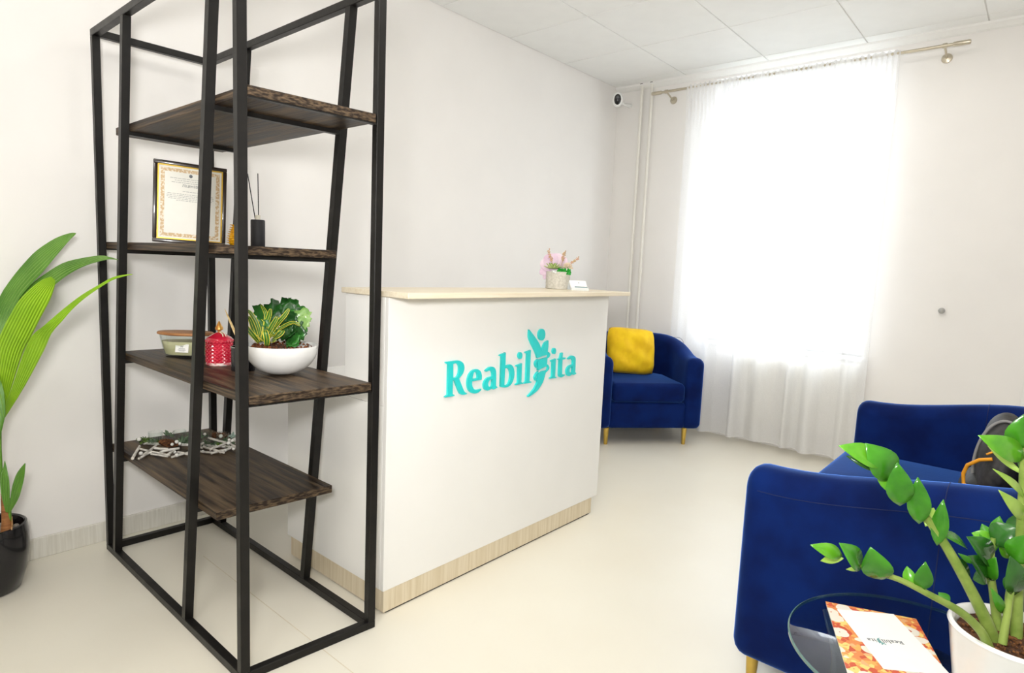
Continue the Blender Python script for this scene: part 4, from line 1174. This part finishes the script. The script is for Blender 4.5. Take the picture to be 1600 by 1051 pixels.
dia = nb(); add_ball(dia, (0, 0, 0), 0.0042, 8, 6, (0.5, 1, 1)); d0_ = obj('bead', dia, M['red_gl'], lid, 60)
for k in range(22):
    a = 2 * PI * k / 22
    q = d0_ if k == 0 else d0_.copy()
    if k: COL.objects.link(q); q.parent = lid
    q.location = (0.0435 * math.cos(a), 0.0435 * math.sin(a), 0.0825); q.rotation_euler = (0, 0, a)
bm = nb(); add_lathe(bm, [(0.004, 0.110), (0.005, 0.115), (0.0125, 0.120), (0.0125, 0.126), (0.007, 0.136), (0.002, 0.147), (0, 0.150)], 14); obj('finial', bm, mat('antique_gold', '#d7a957', 0.35, metal=0.5, scale=60, col2='#b8742e'), lid, 30)
bm = nb(); add_tube(bm, [(0.005, -0.006, 0.112), (0.010, -0.020, 0.107), (0.010, -0.028, 0.098)], 0.002, 6); add_tube(bm, [(-0.001, -0.008, 0.112), (0.002, -0.022, 0.105), (0.0, -0.029, 0.097)], 0.002, 6)
obj('tassel', bm, mat('cream_ribbon', '#f0dfc4', 0.7), lid, 60)

# ---- black canister with white bird ornament and wooden stick, behind the near post
p = at(380, 578, z=B2)
t = thing('black_canister', 'black canister partly hidden behind the near shelf post', 'canister', (p.x, p.y, B2))
cr_ = 17.5 * depth_of(t.location) / F_PX
bm = nb(); add_lathe(bm, [(0, 0), (cr_ - 0.001, 0), (cr_, 0.001), (cr_, 0.074), (cr_ - 0.0015, 0.078), (cr_ - 0.004, 0.078), (cr_ - 0.004, 0.070), (0, 0.070)], 32); obj('body', bm, M['black_cer'], t, 40)
bm = nb(); add_lathe(bm, [(cr_ - 0.002, 0.0765), (cr_ + 0.0012, 0.0765), (cr_ + 0.0012, 0.0785), (cr_ - 0.002, 0.0785)], 32); obj('rim', bm, mat('silver_rim', '#cfcfcc', 0.3, metal=0.8), t, 40)
q = at(390, 541, d=depth_of(t.location) + 0.01)
t2 = thing('ceramic_ornament', 'white ceramic teardrop ornament with gold tip in the black canister', 'ornament', (p.x + _r.x * 0.008, p.y + _r.y * 0.008, B2 + 0.0705))
bm = nb(); add_lathe(bm, [(0, 0), (0.014, 0.0), (0.0235, 0.012), (0.0235, 0.024), (0.016, 0.042), (0.007, 0.052), (0, 0.053)], 24); obj('body', bm, M['white_cer'], t2, 60)
bm = nb(); add_lathe(bm, [(0.006, 0.051), (0.005, 0.058), (0.002, 0.066), (0, 0.067)], 12); obj('gold_tip', bm, M['gold'], t2, 50)
dd = depth_of(t.location)
a_, b_ = at(371, 528, d=dd + 0.02), at(351, 482, d=dd + 0.03)
low = a_ + (a_ - b_) * 0.45
t3 = thing('wooden_stick', 'pale wooden stick leaning out of the black canister', 'stick', (low.x, low.y, low.z))
bm = nb()
mid = [Vector(lerp(0, 1, k / 6) * (b_ - low)) for k in range(7)]
add_tube(bm, mid, [0.0045, 0.005, 0.0055, 0.006, 0.005, 0.0035, 0.0008], 8, True, 0.4)
obj('shaft', bm, mat('pale_reed_wood', '#e8cf98', 0.6, scale=20, stretch=(1, 1, 4), col2='#d4b070'), t3, 60)

# ---- white bowl planter
p = at(440, 584, z=B2)
t = thing('bowl_planter', 'white bowl planter with variegated croton and dark leafy plants', 'potted plant', (p.x, p.y, B2))
BR = 54.5 * (depth_of(t.location)) / F_PX
prof = []
for k in range(15):
    a = (PI / 2) * k / 14
    prof.append((max(0.0, BR * math.sin(a) ** 0.85) if k else 0.0, 0.093 * (1 - math.cos(a)) ** 1.0))
inner = [(r * 0.965, z + 0.004) for r, z in prof[-1:3:-1]]
bm = nb(); add_lathe(bm, prof + [(BR * 0.995, 0.0955), (BR * 0.975, 0.0955)] + [(BR * 0.955, 0.085), (BR * 0.90, 0.068), (0, 0.066)], 56, (0, 0, 0), 1, 0.92, math.atan2(_r.y, _r.x))
obj('bowl', bm, M['white_cer'], t, 50)
bm = nb(); add_lathe(bm, [(BR * 0.945, 0.084), (BR * 0.6, 0.088), (0, 0.09)], 40, (0, 0, 0), 1, 0.92, math.atan2(_r.y, _r.x)); obj('soil', bm, M['soil'], t, 60)
bm = nb()
for k in range(120):
    a, r = rnd.uniform(0, 2 * PI), BR * 0.88 * math.sqrt(rnd.random())
    add_ball(bm, (r * math.cos(a), r * math.sin(a) * 0.92, 0.090 + rnd.uniform(0, 0.003)), rnd.uniform(0.002, 0.005), 5, 4)
o = obj('bark_chips', bm, mat('reddish_bark', '#8a4f2c', 0.9, scale=120, col2='#4a2a17'), t); o['kind'] = 'stuff'
bm = nb()
for k in range(30):
    v = _r * rnd.uniform(0.055, 0.09) + Vector((rnd.uniform(-.03, .03), rnd.uniform(-.03, .03), 0))
    add_ball(bm, (v.x, v.y, 0.091), rnd.uniform(0.003, 0.005), 6, 4)
o = obj('grey_gravel', bm, mat('grey_gravel', '#c9c7c4', 0.8, scale=60, col2='#8f8c88'), t); o['kind'] = 'stuff'
bd = depth_of(t.location + Vector((0, 0, 0.1)))
def bp(px, py, dd=0.0): return at(px, py, d=bd + dd) - t.location
croton_mats = [mat('croton_green', '#3f7a2c', 0.3, scale=40, col2='#2d5f20', coat=0.3), mat('croton_yellow', '#ddd24a', 0.35, scale=40, col2='#c9b63a')]
def croton_leaf(pts, w):
    P = [Vector(q) for q in pts]
    Q = []
    for i in range(len(P) - 1):
        p0 = P[max(i - 1, 0)]; p1 = P[i]; p2 = P[i + 1]; p3 = P[min(i + 2, len(P) - 1)]
        for k in range(4):
            u = k / 4
            Q.append(0.5 * ((2 * p1) + (p2 - p0) * u + (2 * p0 - 5 * p1 + 4 * p2 - p3) * u * u + (3 * p1 - p0 - 3 * p2 + p3) * u ** 3))
    Q.append(P[-1])
    bm = nb(); prev = None
    view = (_C - t.location).normalized()
    for i, q in enumerate(Q):
        tn = (Q[min(i + 1, len(Q) - 1)] - Q[max(i - 1, 0)]).normalized()
        s = tn.cross(view + Vector((0, 0, 0.5))).normalized(); nr = s.cross(tn)
        f = i / (len(Q) - 1)
        ww = w / 2 * (math.sin(PI * min(1.0, 0.12 + 0.85 * f)) ** 0.55)
        row = [bm.verts.new(q + s * ww * e + nr * (abs(e) * ww * 0.35)) for e in (-1, -0.78, -0.08, 0.08, 0.78, 1)]
        if prev:
            for k in range(5):
                fc = bm.faces.new((prev[k], prev[k + 1], row[k + 1], row[k])); fc.material_index = 1 if k in (0, 2, 4) else 0
        prev = row
    o = obj('croton_leaf', bm, croton_mats, t, 60)
    sm = o.modifiers.new('t', 'SOLIDIFY'); sm.thickness = 0.0008; sm.offset = 0
pxm = bd / F_PX
for pts, w in (
    ([(408, 532), (402, 508, -.01), (392, 490, -.02), (384, 484, -.03)], 7), ([(406, 534), (398, 518, -.01), (392, 502, -.02), (388, 494, -.03)], 8),
    ([(404, 535), (396, 525, -.02), (388, 515, -.03), (385, 508, -.03)], 8), ([(410, 530), (414, 510), (416, 492), (408, 476, .01)], 7),
    ([(412, 530), (416, 508), (421, 492, -.01), (423, 482, -.02)], 8), ([(414, 532), (424, 512, -.01), (431, 500, -.02), (433, 494, -.02)], 8),
    ([(416, 530), (432, 508, -.01), (445, 493, -.02), (452, 482, -.02)], 8), ([(420, 528), (440, 512, -.01), (458, 504, -.02), (469, 509, -.02)], 6),
    ([(416, 536), (412, 528, -.03), (416, 520, -.04), (416, 517, -.045)], 9), ([(424, 533), (434, 525, -.03), (440, 519, -.035), (441, 516, -.03)], 10),
    ([(417, 540, -.04), (417, 530, -.055), (415, 520, -.06), (414, 516, -.05)], 9), ([(412, 532), (405, 522), (400, 520), (394, 527)], 9),
    ([(408, 534), (403, 515), (397, 500), (393, 496)], 7), ([(420, 536), (427, 533, -.04), (432, 531, -.05)], 8), ([(407, 528), (410, 512), (406, 503), (402, 505)], 11)):
    croton_leaf([bp(*q) for q in pts], w * pxm)
dk = [mat('dark_frilled_leaf', '#24581f', 0.3, scale=30, col2='#183f17', coat=0.3), mat('mid_frilled_leaf', '#3c7a33', 0.3, scale=30, col2='#2b6327', coat=0.3), mat('pale_frilled_leaf', '#9dbb74', 0.35, scale=30, col2='#6f9a4c', coat=0.2)]
def frilled(base, tip, w, m, seed):
    rr = random.Random(seed)
    base, tip = Vector(base), Vector(tip)
    ax = tip - base; tn = ax.normalized()
    view = (_C - t.location).normalized() + Vector((rr.uniform(-.6, .6), rr.uniform(-.6, .6), rr.uniform(0, .8)))
    s = tn.cross(view).normalized(); nr = s.cross(tn)
    bm = nb(); prev = None; n = 11
    for i in range(n + 1):
        f = i / n
        ww = w / 2 * (0.12 + 0.88 * smoothstep(f / 0.62)) * (1.0 if f < 0.85 else 1.0 - 0.5 * (f - 0.85) / 0.15)
        jag = 1 + (0.22 if i % 2 else -0.12)
        c = base + ax * f + nr * (-0.10 * ax.length * f * f)
        row = []
        for e in (-1, -0.5, 0, 0.5, 1):
            ext = ax.length * (0.10 * rr.random() + (0.06 if i == n else 0)) * (0.6 if i == n else 0)
            row.append(bm.verts.new(c + s * ww * e * (jag if abs(e) == 1 else 1) + nr * (abs(e) * ww * 0.30 + 0.08 * ww * math.sin(5 * f * PI + e * 3)) + tn * ext))
        if prev:
            for k in range(4): bm.faces.new((prev[k], prev[k + 1], row[k + 1], row[k]))
        prev = row
    o = obj('frilled_leaf', bm, m, t, 60)
    sm = o.modifiers.new('t', 'SOLIDIFY'); sm.thickness = 0.0008; sm.offset = 0
for k, (b_, p_, w, mi) in enumerate((
    ((430, 530), (404, 478, .02), 24, 1), ((432, 530), (418, 476, .03), 24, 0), ((436, 528), (432, 470, .03), 24, 0), ((440, 528), (446, 468, .03), 24, 0),
    ((444, 528), (458, 470, .02), 26, 0), ((448, 528), (470, 480, .02), 24, 1), ((450, 528), (478, 486, .0), 26, 2), ((452, 528), (480, 496, -.01), 20, 2),
    ((450, 530), (476, 512, -.01), 24, 1), ((446, 532), (474, 517, -.02), 22, 0), ((446, 534), (464, 530, -.03), 26, 1), ((440, 530), (440, 485, .0), 28, 0),
    ((436, 530), (424, 490, .0), 24, 1), ((444, 530), (455, 490, -.01), 26, 0), ((440, 532), (452, 505, -.02), 24, 0), ((434, 532), (410, 488, .03), 24, 0),
    ((446, 530), (466, 500, -.01), 26, 0), ((442, 532), (460, 515, -.03), 22, 0), ((438, 528), (438, 474, .04), 24, 1), ((448, 532), (462, 538, -.05), 16, 1))):
    frilled(bp(*b_), bp(*p_), w * pxm, dk[mi], k)

# ---- winter centrepiece on the lowest board
p = at(292, 697, z=B1)
t = thing('winter_centrepiece', 'birch twig centrepiece with pine cones, white berries and glass cups', 'centrepiece', (p.x, p.y, B1), 0)
wd = depth_of(t.location)
def wp(px, py, dd=0.0): return at(px, py, d=wd + dd) - t.location
bir = mat('whitewashed_birch', '#ebe7de', 0.75, scale=40, stretch=(1, 1, 3), col2='#8d857a', lo=0.4, hi=0.8, bump=0.4, bscale=60)
r4 = random.Random(11)
def base_z(v): return max(v.z, 0.004)
TW = [((207, 716), (218, 697)), ((217, 716), (238, 705)), ((218, 701), (265, 711)), ((242, 700), (262, 701)), ((262, 710), (272, 704)), ((278, 706), (303, 711)), ((236, 709), (262, 713)),
      ((318, 698), (350, 707)), ((326, 684), (352, 691)), ((328, 702), (345, 696)), ((312, 705), (335, 707)), ((344, 706), (360, 700)), ((355, 690), (372, 700)), ((300, 700), (318, 692)), ((225, 710), (244, 696)),
      ((250, 706), (280, 700)), ((300, 690), (316, 700)), ((330, 708), (352, 702)), ((345, 695), (368, 688)), ((268, 714), (296, 706))]
for k, (a, b) in enumerate(TW):
    hh = 0.006 + max(0, 705 - (a[1] + b[1]) / 2) * 0.0011 + r4.uniform(0, 0.004)
    A, Bv = at(a[0], a[1], z=B1 + hh) - t.location, at(b[0], b[1], z=B1 + hh + r4.uniform(-0.001, 0.003)) - t.location
    rr_ = r4.uniform(0.0038, 0.0055)
    bm = nb(); add_tube(bm, [A, A.lerp(Bv, 0.5) + Vector((0, 0, r4.uniform(-.001, .002))), Bv], [rr_, rr_ * 0.95, rr_ * 0.85], 8); obj('birch_twig', bm, bir, t, 50)
berry = nb(); add_ball(berry, (0, 0, 0), 0.0062, 12, 8)
bo = obj('berry', berry, mat('white_berry', '#f3f1ea', 0.35), t, 60)
BE = [(217, 686), (220, 708), (269, 694), (276, 690), (281, 693), (273, 706), (276, 711), (298, 701), (317, 705), (345, 681), (358, 687), (363, 688), (357, 692), (352, 703), (365, 701), (370, 692), (320, 678), (300, 685)]
for k, (a, b) in enumerate(BE):
    q = bo if k == 0 else bo.copy()
    if k: COL.objects.link(q); q.parent = t
    v = at(a, b, z=B1 + 0.008 + max(0, 706 - b) * 0.0014) - t.location
    q.location = v; s_ = r4.uniform(0.85, 1.2); q.scale = (s_, s_, s_)
cone_m = mat('pine_cone_brown', '#8a5a34', 0.7, scale=90, col2='#3a2212')
def pine_cone(a, b, r):
    A, Bv = at(a[0], a[1], z=B1 + 0.024) - t.location, at(b[0], b[1], z=B1 + 0.021) - t.location
    ax = Bv - A; tn = ax.normalized(); s = tn.cross(Vector((0, 0, 1))).normalized(); n2 = s.cross(tn)
    bm = nb()
    add_tube(bm, [A, A + ax * 0.3, A + ax * 0.8, Bv], [r * 0.5, r * 0.7, r * 0.4, r * 0.1], 10)
    for i in range(11):
        f = 0.04 + 0.9 * i / 10
        rr_ = r * (math.sin(PI * (0.18 + 0.75 * f)) ** 0.7)
        for k in range(10):
            an = 2 * PI * (k + 0.5 * (i % 2)) / 10
            d_ = s * math.cos(an) + n2 * math.sin(an)
            c = A + ax * f
            add_leaf(bm, c + d_ * rr_ * 0.35, c + d_ * rr_ + tn * 0.004, r * 0.46, tuple(tn), 0.3, 0.0, 4)
    o = obj('pine_cone', bm, cone_m, t)
    sm = o.modifiers.new('t', 'SOLIDIFY'); sm.thickness = 0.0007
pine_cone((250, 690, -0.01), (277, 694, -0.02), 0.017)
pine_cone((331, 680, 0.0), (357, 680, 0.0), 0.017)
for a, b, dd, r in ((243, 693, 0.0, 0.026), (281, 692, 0.03, 0.024), (322, 686, 0.04, 0.024), (348, 684, 0.02, 0.024)):
    v = wp(a, b, dd)
    bm = nb(); add_lathe(bm, [(0, 0.0), (r * 0.82, 0.0), (r * 0.88, 0.003), (r, 0.050), (r * 0.96, 0.050), (r * 0.84, 0.007), (0, 0.006)], 28, (v.x, v.y, 0.004)); obj('glass_cup', bm, M['glass'], t, 45)
frost = [mat('frosted_green_leaf', '#6f8468', 0.6, scale=50, col2='#4c6147'), mat('moss_green_leaf', '#5f7a2a', 0.6, scale=50, col2='#3f5a1c'), mat('pale_eucalyptus', '#9fb3a6', 0.6, scale=50, col2='#7d9486')]
def sprig(cx, cy, mi, n, ln, dd=0.0):
    c = wp(cx, cy, dd); c.z = max(c.z, 0.006)
    bm = nb()
    for k in range(n):
        b0 = c + Vector((r4.uniform(-.014, .014), r4.uniform(-.014, .014), r4.uniform(-.004, .010)))
        b0.z = max(b0.z, 0.004)
        d_ = Vector((r4.uniform(-1, 1), r4.uniform(-1, 1), r4.uniform(0.1, 1.0))).normalized() * ln * r4.uniform(0.7, 1.2)
        add_leaf(bm, b0, b0 + d_, ln * 0.5, (r4.uniform(-1, 1), r4.uniform(-1, 1), 1), 0.2, 0.05, 5)
    o = obj('greenery_sprig', bm, frost[mi], t, 60)
    o['kind'] = 'stuff'
    sm = o.modifiers.new('t', 'SOLIDIFY'); sm.thickness = 0.0005
for a in ((222, 694, 1, 16, 0.018), (232, 700, 1, 16, 0.015), (286, 694, 0, 18, 0.028, 0.01), (264, 682, 0, 8, 0.022, 0.03), (295, 690, 0, 16, 0.024, 0.01), (308, 698, 0, 14, 0.018), (321, 696, 0, 14, 0.016),
          (345, 699, 1, 14, 0.014), (367, 684, 2, 18, 0.018, 0.01), (336, 694, 0, 12, 0.016, 0.01), (360, 694, 0, 12, 0.015), (314, 684, 0, 12, 0.020, 0.03), (252, 700, 1, 10, 0.012), (240, 694, 0, 14, 0.016), (272, 700, 0, 14, 0.014), (284, 702, 0, 14, 0.014), (302, 704, 0, 12, 0.013), (330, 700, 0, 14, 0.014), (350, 692, 0, 14, 0.014), (228, 690, 1, 14, 0.016, 0.02), (300, 682, 0, 14, 0.022, 0.03), (356, 700, 1, 10, 0.011)):
    sprig(*a)
bm = nb(); c0, c1 = wp(225, 702), wp(372, 692)
add_tube(bm, [(c0.x, c0.y, 0.006), (c1.x, c1.y, 0.006)], 0.006, 8); obj('base_branch', bm, bir, t, 60)

# ================================================================== THINGS ON THE COUNTER
CZ = 1.090
p = at(871, 448, y=1.735)
t = thing('flower_pot', 'small grey concrete pot with artificial succulent and pink flower on the counter', 'potted plant', (p.x, p.y, CZ))
fd = depth_of(t.location)
fm_ = fd / F_PX
def fp(px, py, dd=0.0):
    v = at(px, py, d=fd + dd) - t.location; return v
base_off = fp(873, 450).z
pr_ = 18.5 * fm_
bm = nb(); add_lathe(bm, [(0, 0), (pr_ * 0.95, 0), (pr_, 0.002), (pr_, 0.078), (pr_ * 0.97, 0.080), (pr_ * 0.88, 0.080), (pr_ * 0.86, 0.068), (0, 0.068)], 40)
obj('pot', bm, mat('rough_concrete', '#d2cdc1', 0.9, scale=120, col2='#bcb7aa', bump=0.5, bscale=180), t, 40)
TZ0 = 0.075
def fz(px, up):   # point above the pot: px offset across, height above pot top in px
    return Vector((_r.x * px * fm_, _r.y * px * fm_, TZ0 + up * fm_))
toward = Vector((-_fw.x, -_fw.y, 0)).normalized()
suc = [mat('pale_succulent', '#c9d39a', 0.5, scale=40, col2='#a3b86a'), mat('green_succulent', '#8fae4e', 0.5, scale=40, col2='#6f9434')]
c0 = fz(-9, 6) + toward * 0.018
for ring, (n, ln, el, mi) in enumerate(((9, 0.046, 0.25, 0), (8, 0.040, 0.6, 0), (6, 0.032, 0.95, 1), (4, 0.022, 1.25, 1))):
    for k in range(n):
        a = 2 * PI * (k + 0.5 * (ring % 2)) / n
        d_ = (_r * math.cos(a) + toward * math.sin(a)) * math.cos(el) + Vector((0, 0, math.sin(el)))
        leaf_obj('succulent_leaf', dict(base=c0 + t.location, tip=c0 + d_ * ln + t.location, width=0.013, up=(0, 0, 1), fold=0.5, curl=-0.08, shape=0.45), suc[mi], t, t.location, 0.002)
pinkm = mat('pink_tissue_flower', '#ecd8e4', 0.8, scale=30, col2='#e0c2d8')
for k, (a, b, tx, ty, w) in enumerate(((-12, 0, -22, 22, 22), (-12, 2, -12, 30, 24), (-8, 4, 2, 30, 24), (-12, -2, -26, 8, 22), (-14, -4, -24, -4, 16), (-6, 4, 12, 24, 18))):
    A, Bv = fz(a, b) - toward * 0.01, fz(tx, ty) - toward * 0.02
    leaf_obj('pink_petal', dict(base=A + t.location, tip=Bv + t.location, width=w * fm_, up=tuple(toward + Vector((0, 0, 0.4))), fold=0.15, curl=-0.1, shape=0.62, taper=0.5), pinkm, t, t.location, 0.0008)
wfm = mat('cream_chrysanthemum', '#f3e6d2', 0.7, scale=40, col2='#e6d2b4')
wc = fz(14, 8) + toward * 0.005
bm = nb()
for k in range(70):
    z_ = rnd.uniform(-0.2, 1); a = rnd.uniform(0, 2 * PI); s_ = math.sqrt(max(0, 1 - z_ * z_))
    d_ = Vector((s_ * math.cos(a), s_ * math.sin(a), z_))
    add_leaf(bm, wc + d_ * 0.006, wc + d_ * 0.027, 0.011, (rnd.uniform(-1, 1), rnd.uniform(-1, 1), 1), 0.4, 0.1, 4)
o = obj('cream_blossom', bm, wfm, t, 60); sm = o.modifiers.new('t', 'SOLIDIFY'); sm.thickness = 0.0008
moss = nb()
for k in range(120):
    v = fz(rnd.uniform(-2, 18), rnd.uniform(-2, 6)) + toward * rnd.uniform(0.005, 0.045)
    add_ball(moss, v, rnd.uniform(0.003, 0.006), 5, 4)
o = obj('green_moss', moss, mat('bright_moss', '#2fa83a', 0.8, scale=60, col2='#1f8f2a'), t); o['kind'] = 'stuff'
sprm = mat('heather_sprig', '#c9b184', 0.8, scale=80, col2='#d3a593')
for (bx, by, tx, ty) in ((-8, 10, -17, 34), (4, 10, 8, 32), (14, 10, 30, 24)):
    A, Bv = fz(bx, by), fz(tx, ty)
    bm = nb(); add_tube(bm, [A, Bv], 0.0012, 5)
    for k in range(60):
        f = rnd.uniform(0.35, 1.05); c = A.lerp(Bv, f)
        add_ball(bm, c + Vector((rnd.uniform(-1, 1), rnd.uniform(-1, 1), rnd.uniform(-1, 1))) * 0.006, rnd.uniform(0.0018, 0.0034), 5, 4)
    obj('heather_sprig', bm, sprm, t)
for (bx, by) in ((-8, 1), (-5, 0)):
    bm = nb(); add_ball(bm, fz(bx, by) + toward * 0.05, 0.0055, 10, 8); obj('white_pebble', bm, M['white_cer'], t, 60)

p = at(906, 452, y=1.60)
t = thing('card_holder', 'clear business card holder with white cards beside the flower pot', 'card holder', (p.x, p.y, CZ), math.atan2(_r.y, _r.x) + 0.30)
gr = mat('card_holder_acrylic', '#dfe3e2', 0.15, var=0.02, coat=0.5)
bm = nb()
side = [(-0.006, 0.0), (0.050, 0.0), (0.036, 0.040), (0.033, 0.040), (0.044, 0.004), (0.0, 0.004), (0.0, 0.012), (-0.006, 0.012)]
rings_loft(bm, [[Vector((x, a, b)) for a, b in side] for x in (-0.042, 0.042)])
obj('stand', bm, gr, t)
tilt = Matrix.Rotation(math.radians(-42), 4, 'X')
for k in range(5):
    bm = nb(); add_box(bm, (-0.040, 0.0006 + 0.0013 * k, 0.0), (0.040, 0.0016 + 0.0013 * k, 0.050))
    bmesh.ops.transform(bm, matrix=Matrix.Translation((0, 0.0, 0.006)) @ tilt, verts=bm.verts[:])
    cdo = obj('card', bm, M['paper'], t)
    if k == 0:
        bm = nb(); add_box(bm, (-0.022, 0.0002, 0.010), (0.040, 0.0006, 0.015)); bmesh.ops.transform(bm, matrix=Matrix.Translation((0, 0.0, 0.006)) @ tilt, verts=bm.verts[:])
        obj('teal_stripe', bm, mat('teal_print', '#3f6f7d', 0.5), cdo)
        bm = nb(); add_box(bm, (0.002, 0.0002, 0.034), (0.005, 0.0006, 0.041)); bmesh.ops.transform(bm, matrix=Matrix.Translation((0, 0.0, 0.006)) @ tilt, verts=bm.verts[:])
        obj('printed_mark', bm, M['ink'], cdo)
